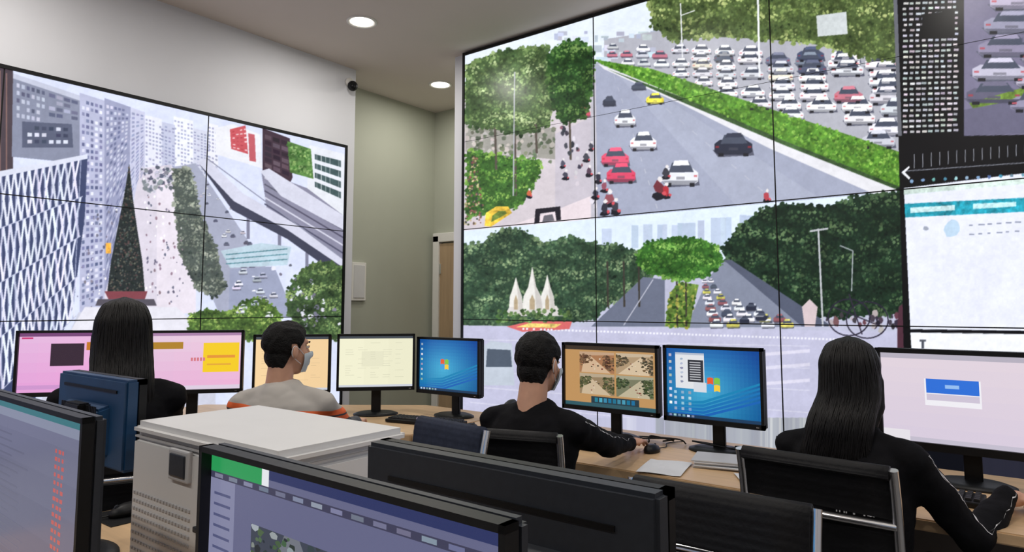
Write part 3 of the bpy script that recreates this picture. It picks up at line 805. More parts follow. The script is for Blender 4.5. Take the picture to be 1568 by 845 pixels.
for r in range(2):
    for j in range(6): A.rect_(1484+j*14, 344+r*14-j, 1484+j*14+random.uniform(4, 10), 346+r*14-j, (140, 146, 166), 29)
P([(1394, 504), (2600, 520), (2600, 528), (1394, 509)], (20, 22, 28), 30)
P([(1394, 509), (2600, 528), (2600, 640), (1396, 540)], (232, 234, 240), 29)
P([(1408, 520), (1418, 520), (1418, 523), (1415, 523), (1415, 534), (1411, 534), (1411, 523), (1408, 523)], (90, 94, 104), 31)
P([(1396, 545), (2600, 645), (2600, 900), (1400, 900)], (24, 26, 34), 31)
imgR = A.raster(690, -90, 1700, 640, 2, 1, None, 3, 1.12, -3)
vr = empty('video_wall')
cols = [R_RECT[0]]+[col_pos(p, 'R') for p in np.arange(712.0, 1590.0, 1.0) if R_RECT[0]+.001 < col_pos(p, 'R') < R_RECT[2]]
cols += list(np.linspace(cols[-1]+.01, R_RECT[2], 60))
display_grid('display_feed', 'R', cols, np.linspace(R_RECT[1], R_RECT[3], 700), imgR, 690, -90, 2, M['screenwall'], vr)
FT = 0.022
box('backing', ((R_RECT[0]+R_RECT[2])/2, 3.846, (R_RECT[1]+R_RECT[3])/2), (R_RECT[2]-R_RECT[0], 0.046, R_RECT[3]-R_RECT[1]), M['black'], vr)
bm = bmesh.new()
x0, z0, x1, z1 = R_RECT
bbox(bm, (x0-FT/2, 3.84, (z0+z1)/2), (FT, 0.055, z1-z0+2*FT)); bbox(bm, (x1+FT/2, 3.84, (z0+z1)/2), (FT, 0.055, z1-z0+2*FT))
bbox(bm, ((x0+x1)/2, 3.84, z1+FT/2-.002), (x1-x0, 0.055, FT)); bbox(bm, ((x0+x1)/2, 3.84, z0-FT/2), (x1-x0, 0.055, FT))
mk('outer_frame', bm, M['black'], vr)
bm = bmesh.new()
for x in (-2.23, -1.08, 0.07, 1.22, 2.37): bbox(bm, (x, RY-0.001, (z0+z1)/2), (0.0065, 0.004, z1-z0))
for z in (1.282, 1.961): bbox(bm, ((x0+x1)/2, RY-0.001, z), (x1-x0, 0.004, 0.006))
bbox(bm, ((x0+x1)/2, RY-0.001, 2.64), (x1-x0, 0.004, 0.002))
mk('panel_seams', bm, M['black'], vr)

# ---- left wall
L_RECT = (-2.3, 0.62, 3.45, 2.665)
A = Art(None); P = A.poly
def wins(q0, nx, ny, cols, layer, fx=.62, fy=.55, prob=.9):
    tl, tr, br, bl = q0
    def at(u, v):
        a = (tl[0]+(tr[0]-tl[0])*u, tl[1]+(tr[1]-tl[1])*u); b = (bl[0]+(br[0]-bl[0])*u, bl[1]+(br[1]-bl[1])*u)
        return (a[0]+(b[0]-a[0])*v, a[1]+(b[1]-a[1])*v)
    for i in range(nx):
        for j in range(ny):
            if random.random() > prob: continue
            u0, v0 = (i+(1-fx)/2)/nx, (j+(1-fy)/2)/ny; u1, v1 = u0+fx/nx, v0+fy/ny
            P([at(u0, v0), at(u1, v0), at(u1, v1), at(u0, v1)], jit(random.choice(cols), 8), layer)
P([(-900, -400), (560, 150), (560, 700), (-900, 900)], (210, 216, 238), 0)
for x, w, t, b, c in ((222, 26, 176, 262, (222, 224, 238)), (246, 22, 186, 262, (190, 194, 216)), (266, 30, 178, 262, (228, 230, 242)), (296, 26, 196, 262, (204, 207, 224)), (318, 16, 188, 270, (226, 227, 238))):
    P([(x, t), (x+w, t+w*.24), (x+w, b+10), (x, b)], c, 1); wins(((x, t+4), (x+w, t+w*.24+4), (x+w, b+8), (x, b)), int(w/5), 14, [mix(c, (110, 114, 150), .5)], 2, .6, .5, .8)
P([(215, 258), (262, 252), (300, 330), (300, 480), (150, 480), (200, 330)], (210, 204, 217), 3)
P([(240, 258), (262, 252), (300, 330), (300, 480), (240, 480)], (222, 215, 226), 3.9)
P([(262, 256), (300, 250), (455, 480), (340, 490), (300, 400), (285, 330)], (164, 168, 188), 3)
P([(-900, -200), (20, 105), (20, 320), (-900, 500)], (80, 70, 78), 3)
for i in range(14): A.line((-120+i*10, 60+i*4), (-120+i*10, 330), 2, (136, 108, 104), 4)
P([(20, 112), (122, 146), (122, 250), (18, 240)], (136, 141, 162), 4)
P([(20, 112), (122, 146), (122, 154), (20, 120)], (190, 194, 212), 4.9)
wins(((24, 124), (70, 138), (70, 190), (24, 182)), 6, 5, [(94, 98, 122), (186, 190, 210)], 5)
wins(((74, 140), (120, 154), (120, 186), (74, 180)), 4, 4, [(102, 106, 132), (166, 170, 192)], 5, .8, .6)
P([(34, 186), (110, 190), (112, 226), (34, 226)], (92, 98, 120), 5); wins(((40, 190), (106, 194), (106, 222), (40, 222)), 6, 3, [(206, 210, 226), (70, 76, 98)], 6)
P([(122, 142), (160, 154), (160, 470), (122, 480)], (180, 183, 209), 3.5); wins(((124, 150), (158, 160), (158, 460), (124, 470)), 5, 34, [(130, 134, 168), (220, 222, 238), (104, 110, 144)], 5)
P([(160, 150), (200, 164), (198, 300), (172, 460), (160, 470)], (154, 158, 187), 3.6); wins(((162, 158), (198, 168), (190, 330), (162, 440)), 6, 30, [(114, 119, 152), (200, 202, 222)], 5)
P([(200, 164), (222, 172), (222, 262), (198, 320)], (196, 198, 221), 3.6); wins(((201, 170), (221, 176), (221, 262), (199, 310)), 3, 20, [(150, 154, 186)], 5)
lat = [(-900, 330), (0, 266), (134, 240), (130, 330), (112, 470), (50, 620), (-900, 900)]
P(lat, (70, 79, 112), 6)
def latp(u, v):
    x = u*130*(1-.10*v); top = 266-26*u; bot = 600-130*u*.9
    return (x, top+(bot-top)*v)
for i in range(-7, 14):
    for dgl, w in ((1, 3.6), (-1, 2.8)):
        for lv in range(4):
            u0 = i*.085+(lv % 2)*.04; u1 = u0+dgl*.085
            a = latp(u0, lv/4); b = latp(u1, (lv+1)/4)
            if max(u0, u1) < 1.0: A.line(a, b, w, jit((218, 221, 238), 12), 7)
    if i*.085 < .98: A.line(latp(i*.085+.02, 0), latp(i*.085+.02, 1), 1.4, (160, 166, 194), 6.9)
for lv in range(5): A.line(latp(-1, lv/4), latp(1, lv/4), 1.4, (186, 190, 213), 8)
P([(-900, 326), (0, 262), (134, 236), (134, 243), (0, 271), (-900, 336)], (212, 216, 232), 8.5)
A.blobs([(215, 262), (262, 262), (282, 330), (280, 470), (215, 475), (222, 330)], 95, .8, 2.2, [(130, 126, 144), (240, 238, 244), (150, 130, 144), (110, 110, 130)], 9, 10, sq=1.5)
A.blobs([(140, 330), (180, 320), (170, 470), (110, 480)], 45, .8, 2.4, [(130, 126, 144), (236, 234, 240), (110, 110, 130)], 9, 10, sq=1.4)
A.blobs([(215, 258), (262, 254), (268, 290), (224, 296)], 70, 2, 5, [(140, 146, 152), (190, 190, 204), (100, 104, 120)], 9, 10)
A.rect_(162, 372, 170, 388, (236, 176, 80), 10)
A.tree([(266, 258), (292, 258), (308, 330), (330, 380), (345, 440), (330, 455), (300, 440), (276, 390), (268, 320)], (72, 80, 78), (114, 122, 112), (172, 177, 164), 9, .9, 5)
for k in range(40):
    t = random.random(); x = 304+t*110+random.uniform(-18, 22); y = 265+t*200
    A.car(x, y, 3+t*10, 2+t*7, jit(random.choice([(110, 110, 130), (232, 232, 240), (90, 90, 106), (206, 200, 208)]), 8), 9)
P([(330, 196), (356, 190), (398, 206), (402, 258), (330, 236)], (226, 227, 234), 10)
P([(352, 198), (376, 192), (380, 236), (354, 228)], (196, 92, 100), 10.9); P([(380, 204), (390, 206), (392, 248), (382, 246)], (190, 100, 108), 10.9)
wins(((354, 200), (378, 194), (380, 234), (356, 228)), 4, 6, [(226, 190, 194), (180, 80, 88)], 11.8, .6, .35)
P([(402, 196), (444, 212), (448, 272), (440, 290), (402, 262)], (74, 58, 70), 10)
wins(((404, 204), (442, 216), (444, 272), (404, 256)), 3, 6, [(56, 44, 56), (100, 84, 96)], 11, .8, .7)
P([(440, 216), (476, 228), (480, 274), (444, 264)], (96, 134, 76), 11); A.blobs([(440, 218), (476, 230), (478, 270), (446, 260)], 80, 1.2, 3.4, [(76, 114, 60), (134, 166, 104)], 12)
P([(474, 222), (528, 236), (526, 330), (470, 288)], (220, 223, 231), 11)
for r in range(4): P([(482, 236+r*14), (522, 246+r*16), (522, 256+r*16), (482, 244+r*14)], (74, 94, 96), 12)
wins(((482, 236), (522, 246), (522, 306), (482, 290)), 6, 1, [(226, 228, 234)], 13, .12, 1)
P([(400, 262), (470, 288), (526, 330), (526, 420), (470, 380), (410, 330)], (140, 139, 160), 9.5)
for r in range(7): A.line((405, 272+r*10), (526, 340+r*12), 2.2, jit(random.choice([(94, 92, 112), (204, 204, 218)]), 8), 11)
P([(398, 262), (412, 258), (526, 330), (526, 352), (430, 300)], (208, 209, 225), 11.2)
P([(300, 246), (316, 242), (372, 296), (452, 343), (526, 398), (526, 410), (440, 352), (358, 310)], (204, 205, 222), 12)
P([(304, 250), (358, 308), (440, 352), (526, 410), (526, 428), (440, 366), (356, 322)], (72, 74, 92), 12.6)
A.line((316, 242), (526, 396), 1.6, (140, 142, 162), 13.4)
for x, y in ((380, 322), (428, 350), (470, 382)): A.line((x, y), (x, y+44), 5, (130, 131, 152), 12)
P([(338, 384), (400, 372), (446, 378), (440, 406), (352, 410)], (184, 203, 216), 13)
for r in range(3): A.line((346, 390+r*7), (440, 381+r*8), 1.6, (96, 140, 152), 14)
P([(352, 412), (420, 408), (452, 486), (350, 486)], (154, 160, 184), 12)
for k in range(12): A.car(366+random.uniform(-8, 56), 416+k*6, 13, 9, jit((200, 204, 216), 24), 13)
A.tree([(440, 450), (450, 428), (476, 404), (500, 400), (527, 410), (527, 470), (520, 520), (470, 512), (440, 480)], (54, 72, 50), (92, 116, 74), (146, 166, 110), 13.5, .9, 5)
A.tree([(290, 482), (320, 474), (350, 480), (372, 462), (395, 456), (420, 470), (430, 482), (430, 520), (290, 520)], (66, 90, 48), (108, 138, 70), (164, 184, 108), 13.5, .9, 5)
A.blobs([(415, 410), (450, 405), (520, 470), (520, 500), (470, 500)], 40, 2, 5, [(210, 212, 224), (120, 120, 136)], 15)
P([(60, 620), (120, 478), (275, 478), (330, 530), (330, 640)], (198, 200, 215), 8.8)
P([(130, 470), (270, 470), (320, 515), (100, 520)], (220, 219, 229), 9)
P([(198, 250), (190, 300), (180, 350), (170, 400), (164, 448), (222, 448), (218, 400), (210, 350), (203, 300)], (48, 54, 54), 15)
A.blobs([(198, 252), (182, 350), (167, 446), (220, 446), (208, 350)], 420, .8, 2.2, [(36, 42, 42), (80, 88, 84), (100, 98, 88), (90, 76, 74)], 16, 8)
P([(160, 446), (226, 446), (222, 458), (166, 458)], (132, 74, 82), 17); P([(150, 458), (236, 458), (240, 468), (146, 468)], (92, 88, 98), 16.5)
imgL = A.raster(-120, 60, 560, 660, 2, 1, None, 9, 1.1, -1)
vl = empty('video_wall')
cols = [L_RECT[2]]+[col_pos(p, 'L') for p in np.arange(529.0, -70.0, -1.0) if L_RECT[0] < col_pos(p, 'L') < L_RECT[2]-.001]
cols += list(np.linspace(cols[-1]-.01, L_RECT[0], 50)); cols = cols[::-1]
display_grid('display_feed', 'L', cols, np.linspace(L_RECT[1], L_RECT[3], 520), imgL, -120, 60, 2, M['screenwall'], vl)
y0, z0, y1, z1 = L_RECT
box('backing', (-4.371, (y0+y1)/2, (z0+z1)/2), (0.036, y1-y0, z1-z0), M['black'], vl)
bm = bmesh.new()
bbox(bm, (-4.365, y1+FT/2, (z0+z1)/2), (0.05, FT, z1-z0+2*FT)); bbox(bm, (-4.365, y0-FT/2, (z0+z1)/2), (0.05, FT, z1-z0+2*FT))
bbox(bm, (-4.365, (y0+y1)/2, z1+FT/2), (0.05, y1-y0, FT)); bbox(bm, (-4.365, (y0+y1)/2, z0-FT/2), (0.05, y1-y0, FT))
mk('outer_frame', bm, M['black'], vl)
bm = bmesh.new()
for y in (2.3, 1.15, 0.0, -1.15): bbox(bm, (LX+0.001, y, (z0+z1)/2), (0.004, 0.0065, z1-z0))
for z in (1.30, 1.982): bbox(bm, (LX+0.001, (y0+y1)/2, z), (0.004, y1-y0, 0.006))
mk('panel_seams', bm, M['black'], vl)

# ------------------------------------------------------------------ monitor screens art
UR = (0, 0, 1, 1)
def a_win7(win=False):
    a = Art(UR, 0.0001)
    def g(u, v):
        d = math.hypot(u-.42, (v-.45)*.8); k = max(0, 1-d*1.5)
        return (12+60*k, 70+95*k+20*(1-v), 150+66*k)
    a.grad(g, 24, 16, 0)
    for k in range(5): a.poly([(0, .06+.03*k), (.4, .02+.05*k), (1, .3+.06*k), (1, .33+.06*k), (.4, .06+.05*k), (0, .07+.03*k)], (26, 100+k*8, 182), 1)
    a.rect_(0, 0, 1, .045, (30, 60, 92), 3)
    for i in range(6): a.rect_(.02+.05*i, .008, .05+.05*i, .038, jit((150, 180, 200), 50), 4)
    fx, fy = (.52, .5) if win else (.44, .52); q = .065
    for dx, dy, c in ((-1, 0, (232, 92, 50)), (0, 0, (128, 196, 70)), (-1, -1, (66, 160, 226)), (0, -1, (246, 204, 60))):
        x = fx+dx*q+dx*.006; y = fy+dy*q*1.4+dy*.008
        a.poly([(x, y), (x+q*.5, y+.012), (x+q, y), (x+q, y+q*1.4), (x+q*.5, y+q*1.4+.012), (x, y+q*1.4)], c, 4)
    for i in range(8): a.rect_(.025, .88-i*.1, .055, .92-i*.1, jit((190, 200, 210), 50), 4)
    if win:
        a.rect_(.1, .42, .42, .94, (226, 228, 232), 5); a.rect_(.24, .52, .41, .84, (50, 52, 60), 6)
        for i in range(8): a.rect_(.26, .55+.035*i, .38, .565+.035*i, (190, 192, 198), 7)
        for i in range(6): a.blob(.17, .52+.065*i, .02, jit((160, 170, 190), 30), 6)
        a.rect_(.1, .91, .42, .94, (180, 190, 206), 6); a.rect_(.3, .38, .44, .52, (214, 218, 226), 5.5)
        for i in range(12): a.rect_(.08+(i % 3)*.08, .1+(i//3)*.08, .11+(i % 3)*.08, .14+(i//3)*.08, jit((150, 180, 200), 40), 4)
    return a
def a_pink(right=False):
    a = Art(UR, 0.0001)
    a.grad(lambda u, v: (228+10*u, 160+26*v+(18 if right else 0), 216+8*v), 6, 6, 0)
    if not right:
        a.rect_(0, .94, 1, 1, (120, 70, 120), 1); a.rect_(.02, .9, .12, .93, (200, 60, 120), 2)
        a.rect_(.28, .44, .58, .82, (52, 34, 50), 2); a.rect_(.6, .7, .98, .84, (196, 120, 30), 2); a.rect_(0, .05, .9, .12, (206, 150, 206), 2)
    else:
        a.rect_(0, .95, 1, 1, (170, 130, 170), 1)
        a.rect_(.0, .72, .42, .84, (176, 130, 40), 2)
        a.rect_(.62, .3, .98, .82, (246, 206, 40), 2); a.rect_(.66, .55, .94, .6, (230, 150, 60), 3); a.rect_(.66, .42, .9, .45, (230, 170, 60), 3)
        for i in range(5): a.rect_(.5+i*.03, .5, .52+i*.03, .56, (214, 120, 130), 3)
        a.rect_(0, 0, 1, .07, (222, 206, 226), 2)
    return a
def a_doc(bg):
    a = Art(UR, 0.0001); a.grad(lambda u, v: tuple(c-8*u for c in bg), 3, 3, 0)
    a.rect_(0, .95, 1, 1, (70, 76, 84), 1)
    for r in range(16):
        for k in range(5):
            if random.random() < .5: a.rect_(.08+k*.17, .86-r*.045, .08+k*.17+random.uniform(.05, .14), .868-r*.045, tuple(c*.88 for c in bg), 1)
    a.rect_(.3, .4, .6, .7, tuple(c*.95 for c in bg), .9)
    a.rect_(0, 0, 1, .04, (206, 210, 220), 2)
    return a
def a_cams():
    a = Art(UR, 0.0001); a.rect_(0, 0, 1, 1, (190, 146, 94), 0)
    a.rect_(0, .93, 1, 1, (60, 50, 40), 1); a.rect_(.0, 0, 1, .06, (50, 90, 100), 2)
    a.rect_(.3, .06, .82, .17, (40, 60, 70), 2)
    for i in range(9): a.rect_(.34+i*.05, .08, .375+i*.05, .15, jit((60, 140, 170), 30), 3)
    pal = [((150, 128, 98), (96, 96, 62), (70, 74, 48)), ((168, 120, 84), (120, 92, 66), (86, 60, 44)), ((120, 122, 96), (78, 92, 58), (52, 64, 40)), ((176, 150, 118), (120, 100, 74), (72, 66, 48))]
    for cx in (0, 1):
        for cy in (0, 1):
            x0 = .17+cx*.41; y0 = .2+cy*.36; x1 = x0+.39; y1 = y0+.34; pc = pal[cx*2+cy]
            a.rect = (x0, y0, x1, y1)
            a.rect_(x0, y0, x1, y1, pc[0], 2); sk = (cx-.5)*.2
            a.poly([(x0+.02, y0), (x0+.16+sk, y1-.06), (x0+.22+sk, y1-.06), (x1-.04, y0)], mix(pc[0], (236, 216, 186), .6), 3)
            a.poly([(x0, y1-.07), (x1, y1-.04), (x1, y1), (x0, y1)], mix(pc[0], (230, 220, 200), .4), 3)
            a.blobs([(x0, y0+.1), (x0+.14, y0+.2), (x0+.12, y1-.05), (x0, y1-.04)], 70, .006, .024, [pc[1], pc[2]], 4, 10)
            a.blobs([(x1-.12, y0+.1), (x1, y0), (x1, y1-.04), (x1-.13, y1-.06)], 70, .006, .024, [pc[1], pc[2]], 4, 10)
            a.blobs([(x0+.12, y0), (x1-.12, y0), (x1-.15, y1-.1), (x0+.16, y1-.1)], 9, .006, .014, [(214, 200, 176), (60, 52, 42), (120, 60, 50)], 5, 10)
            a.rect = UR
    return a
def a_lilac():
    a = Art(UR, 0.0001); a.grad(lambda u, v: (216+10*v, 204+8*v, 222), 3, 6, 0)
    a.rect_(0, .94, 1, 1, (182, 176, 190), 1); a.rect_(.26, .42, .58, .72, (240, 238, 244), 2); a.rect_(.27, .56, .57, .72, (48, 112, 216), 3)
    a.rect_(.27, .48, .57, .55, (206, 196, 214), 3); a.rect_(.38, .62, .46, .66, (150, 190, 240), 4); a.rect_(0, 0, 1, .05, (196, 190, 206), 2)
    a.rect_(.0, .0, .16, .12, (230, 226, 232), 3)
    return a
def a_list():
    a = Art(UR, 0.0001); a.grad(lambda u, v: (108-24*(1-v), 110-24*(1-v), 134-24*(1-v)), 4, 6, 0)
    a.rect_(0, .95, 1, 1, (50, 110, 116), 1); a.rect_(0, .9, 1, .95, (128, 134, 154), 1)
    for r in range(20):
        y = .80-r*.040
        for q in range(3): a.rect_(.74+q*.03, y, .74+q*.03+random.uniform(.012, .024), y+.02, (186, 84, 80), 2)
        a.rect_(.1, y, .1+random.uniform(.2, .4), y+.01, (92, 94, 116), 2)
    return a
def a_vms():
    a = Art(UR, 0.0001); a.rect_(0, 0, 1, 1, (98, 100, 132), 0)
    a.rect_(0, .925, .24, 1, (40, 150, 84), 2); a.rect_(.24, .95, 1, 1, (44, 52, 96), 2); a.rect_(.24, .925, .27, .99, (226, 230, 234), 3); a.rect_(.0, .9, 1, .925, (60, 60, 84), 1)
    for i in range(14): a.rect_(.02+i*.07, .905, .06+i*.07, .92, jit((120, 124, 150), 20), 3)
    a.rect_(.0, 0, .12, .9, (128, 130, 160), 1)
    for r in range(20): a.rect_(.02, .84-r*.04, .10, .85-r*.04, (80, 84, 120), 2)
    for cx in range(2):
        for cy in range(2):
            x0 = .2+cx*.40; y0 = .0+cy*.40; x1 = x0+.39; y1 = y0+.38
            a.rect = (x0, y0, x1, y1)
            a.rect_(x0, y0, x1, y1, (60, 66, 80), 2)
            a.poly([(x0, y0), (x0+.14, y1), (x0+.2, y1), (x1, y0)], (110, 114, 124), 2.9)
            a.blobs([(x0, y0), (x1, y0), (x1, y1), (x0, y1)], 160, .005, .018, [(60, 84, 56), (70, 96, 66), (120, 126, 122), (150, 156, 160), (40, 50, 54)], 3.8, 12)
            a.rect = UR
    return a

def monitor(x, y, yaw, w, h, top, art, shell='black', tilt=0.0, name='computer_monitor', desk=0.75, bz=.013, depth=.034):
    e = empty(name, (x, y, desk), yaw)
    hd = empty('head', (0, 0, top-desk-h/2), 0, e); hd.rotation_euler = (math.radians(tilt), 0, 0)
    b = bz; m = M[shell]
    bm = bmesh.new()
    for c, s in (((0, -.006, h/2-b/2), (w, .018, b)), ((0, -.006, -h/2+b*.8), (w, .018, b*1.6)), ((-w/2+b/2, -.006, 0), (b, .018, h)), ((w/2-b/2, -.006, 0), (b, .018, h))):
        bbox(bm, c, s)
    mk('bezel', bm, M['black'], hd)
    bm = bmesh.new(); bbox(bm, (0, .001+depth/2, 0), (w, depth, h))
    bmesh.ops.bevel(bm, geom=bm.edges[:], offset=.006, segments=2, affect='EDGES')
    mk('rear_shell', bm, m, hd)
    bm = bmesh.new(); vs = bbox(bm, (0, depth+.011, -.02), (w*.62, .03, h*.6))
    for v in vs:
        if v.co.y > depth+.011: v.co.x *= .86; v.co.z = -.02+(v.co.z+.02)*.8
    bmesh.ops.bevel(bm, geom=bm.edges[:], offset=.006, segments=2, affect='EDGES')
    mk('rear_bulge', bm, m, hd)
    bm = bmesh.new(); bbox(bm, (0, depth+.002, h*.36), (w*.78, .004, .007))
    for i in range(22): bbox(bm, (-w*.25+i*w*.5/21, depth+.0265, h*.12), (.006, .002, .03))
    mk('vent_slots', bm, M['black'], hd)
    bm = bmesh.new(); bbox(bm, (w*.44, -.016, -h/2+b*.8), (.012, .003, .004)); mk('power_button', bm, M['chrome'], hd)
    iw = w-2*b; ih = h-2.6*b; cz = b*.3
    art.build('screen', lambda u, v, o: (-iw/2+iw*u, -.0015-o, cz-ih/2+ih*v), M['screen'], hd)
    bm = bmesh.new(); bbox(bm, (0, .07, (top-desk-h/2)/2), (.055, .022, top-desk-h/2)); bbox(bm, (0, .062, top-desk-h/2), (.09, .03, .09))
    bmesh.ops.bevel(bm, geom=bm.edges[:], offset=.004, segments=2, affect='EDGES')
    mk('stand_neck', bm, M['black'], e)
    bm = bmesh.new()
    loft(bm, [(0, .05, 0.0, .13, .095), (0, .05, .008, .128, .093), (0, .055, .016, .10, .07)], 32)
    mk('stand_base', bm, M['black'], e, True)
    return e
def mline(p0, p1, h, top, art, **k):
    w = math.hypot(p1[0]-p0[0], p1[1]-p0[1]); yaw = math.degrees(math.atan2(p1[1]-p0[1], p1[0]-p0[0]))
    return monitor((p0[0]+p1[0])/2, (p0[1]+p1[1])/2, yaw, w-.012, h, top, art, **k)
mline((-1.882, 2.88), (-1.35, 2.88), .325, 1.2, a_cams())
mline((-1.336, 2.88), (-.88, 2.88), .335, 1.205, a_win7(True))
mline((-.475, 2.88), (.10, 2.86), .36, 1.225, a_lilac(), bz=.017)
mline((-2.90, 2.87), (-2.413, 2.88), .325, 1.2, a_win7())
mline((-3.19, 2.50), (-2.875, 2.83), .325, 1.22, a_doc((244, 242, 212)))
mline((-3.50, 2.16), (-3.19, 2.47), .335, 1.22, a_doc((250, 216, 166)))
mline((-3.98, 1.17), (-3.645, 1.585), .325, 1.26, a_pink())
mline((-3.64, 1.59), (-3.31, 2.0), .325, 1.255, a_pink(True))
mline((-1.815, .49), (-1.21, .47), .36, 1.2, a_list(), shell='dgrey', bz=.009, depth=.022)
mline((-.845, .464), (-.335, .452), .34, 1.205, a_vms(), shell='dgrey', bz=.007, depth=.02)
mline((-.357, .795), (-.893, .795), .35, 1.155, a_win7(), shell='dgrey')
mline((-1.74, .78), (-2.17, .78), .22, 1.2, a_win7(), shell='navy')

# ------------------------------------------------------------------ desks
def desk(name, pts, legs, panels):
    e = empty(name)
    bm = bmesh.new(); f = bm.faces.new([bm.verts.new((p[0], p[1], .715)) for p in pts])
    r = bmesh.ops.extrude_face_region(bm, geom=[f]); vs = [v for v in r['geom'] if isinstance(v, bmesh.types.BMVert)]
    bmesh.ops.translate(bm, verts=vs, vec=(0, 0, .035)); bmesh.ops.recalc_face_normals(bm, faces=bm.faces[:])
    bmesh.ops.bevel(bm, geom=[x for x in bm.edges], offset=.004, segments=2, affect='EDGES')
    mk('top', bm, M['wood'], e)
    for i, (x, y) in enumerate(legs): box('leg_%d' % i, (x, y, .3575), (.05, .05, .713), M['deskpanel'], e, .004)
    for i, (a, b) in enumerate(panels):
        a = V(a); b = V(b); d_ = b-a; c_ = (a+b)/2
        box('modesty_panel_%d' % i, (c_.x, c_.y, .45), (d_.length, .02, .5), M['deskpanel'], e, .002, rot=(0, 0, math.atan2(d_.y, d_.x)))
    return e
desk('operator_desk', [(-2.44, 2.38), (1.3, 2.38), (1.3, 3.15), (-2.44, 3.15)], [(-2.38, 2.45), (-.75, 2.95), (1.24, 2.45), (1.24, 3.08), (-2.38, 3.08)], [((-2.35, 3.05), (1.2, 3.05))])
desk('corner_desk', [(-4.25, .75), (-3.55, .75), (-2.98, 1.62), (-2.74, 2.2), (-2.45, 2.38), (-2.45, 3.15), (-3.1, 3.15), (-4.25, 2.3)], [(-4.18, .82), (-3.58, .82), (-4.18, 2.25), (-2.52, 3.08), (-3.08, 3.08)], [((-4.1, 1.2), (-3.2, 2.6))])
desk('island_desk', [(-2.3, .12), (.1, .12), (.1, 1.2), (-2.3, 1.2)], [(-2.24, .18), (.04, .18), (-2.24, 1.14), (.04, 1.14)], [((-2.2, .64), (0, .64))])

def keyboard(x, y, yaw, z=.75):
    e = empty('keyboard', (x, y, z), yaw)
    box('case', (0, 0, .011), (.44, .135, .018), M['black'], e, .005)
    bm = bmesh.new()
    for r in range(5):
        for k in range(19):
            if r == 0 and 4 < k < 9: continue
            vs = bbox(bm, (-.2+k*.0222, -.045+r*.0225, .024), (.018, .018, .008))
            for v in vs:
                if v.co.z > .024: v.co.x = (v.co.x-(-.2+k*.0222))*.8+(-.2+k*.0222)
    bbox(bm, (-.05, -.045, .024), (.1, .018, .008))
    mk('keys', bm, M['key'], e)
    return e
def mouse(x, y, yaw, z=.75):
    e = empty('computer_mouse', (x, y, z), yaw)
    bm = bmesh.new(); loft(bm, [(0, 0, 0.001, .029, .052), (0, 0, .012, .031, .054), (0, -.004, .024, .026, .045), (0, -.008, .033, .015, .026)], 24)
    mk('body', bm, M['black'], e, True)
    bm = bmesh.new(); bcyl(bm, (-.003, .03, .026), (.003, .03, .026), .008, .008, 12); mk('wheel', bm, M['dgrey'], e)
    tube('cable', [(0, .05, .008), (.01, .12, .004), (-.02, .2, .004), (.02, .28, .004)], .0022, M['black'], e)
keyboard(-1.75, 2.65, 0); keyboard(-.36, 2.66, 0); keyboard(-2.62, 2.66, 12); keyboard(-3.35, 1.5, 52); keyboard(-3.0, 2.25, 40)
mouse(-1.33, 2.74, 0); mouse(-.01, 2.68, -20); mouse(-2.3, 2.66, 10)
keyboard(-1.90, 1.08, 180); mouse(-2.2, .96, 180, .753)
pad = empty('mouse_pad', (-2.2, .98, .75)); box('mat', (0, 0, .0015), (.17, .2, .003), M['black'], pad, .001)
for (x, y, a, s) in ((-1.16, 2.50, 12, .8), (-.80, 2.52, 30, .7)):
    e = empty('paper_sheet', (x, y, .751), a); bm = bmesh.new()
    g = bmesh.ops.create_grid(bm, x_segments=6, y_segments=6, size=.5)['verts']
    for v in g: v.co = V((v.co.x*.21*s, v.co.y*.297*s, .002+.004*abs(math.sin(v.co.x*3+v.co.y*2))))
    mk('sheet', bm, M['paper'], e)
e = empty('document_pile', (-.97, 2.69, .75), 8)
for i in range(5): box('sheet_%d' % i, (random.uniform(-.01, .01), random.uniform(-.01, .01), .004+.006*i), (.26, .17, .005), M['paper'] if i % 2 else M['printer2'], e, .001, rot=(0, 0, random.uniform(-.2, .2)))
e = empty('card_box', (-.72, 2.82, .75), 15); box('carton', (0, 0, .03), (.14, .1, .06), M['yellow'], e, .003); box('lid', (0, 0, .064), (.145, .105, .008), M['paper'], e, .002)
for (x, y) in ((-1.5, 2.98), (-1.05, 2.98), (-2.2, 2.9), (-.6, 2.95)):
    e = empty('cable_bundle', (x, y, .75))
    for k in range(3): tube('cable_%d' % k, [(0, 0, .006), (random.uniform(-.1, .1), random.uniform(-.1, .05), .006), (random.uniform(-.2, .2), -.05, .03), (random.uniform(.1, .3), random.uniform(-.06, .1), .006)], .0035, M['black'], e)
e = empty('desk_phone', (-2.16, 2.86, .75), 10)
bm = bmesh.new(); vs = bbox(bm, (0, 0, .03), (.17, .2, .05))
for v in vs:
    if v.co.y > 0 and v.co.z > .03: v.co.z += .04
bmesh.ops.bevel(bm, geom=bm.edges[:], offset=.006, segments=2, affect='EDGES'); mk('base', bm, M['black'], e)
tube('handset', [(-.055, -.08, .075), (-.055, -.03, .095), (-.055, .03, .115), (-.055, .08, .115)], .018, M['key'], e)
bm = bmesh.new()
for r in range(4):
    for k in range(3): bbox(bm, (.01+k*.024, -.06+r*.024, .062+r*.005), (.015, .015, .008))
mk('keypad', bm, M['printer2'], e)

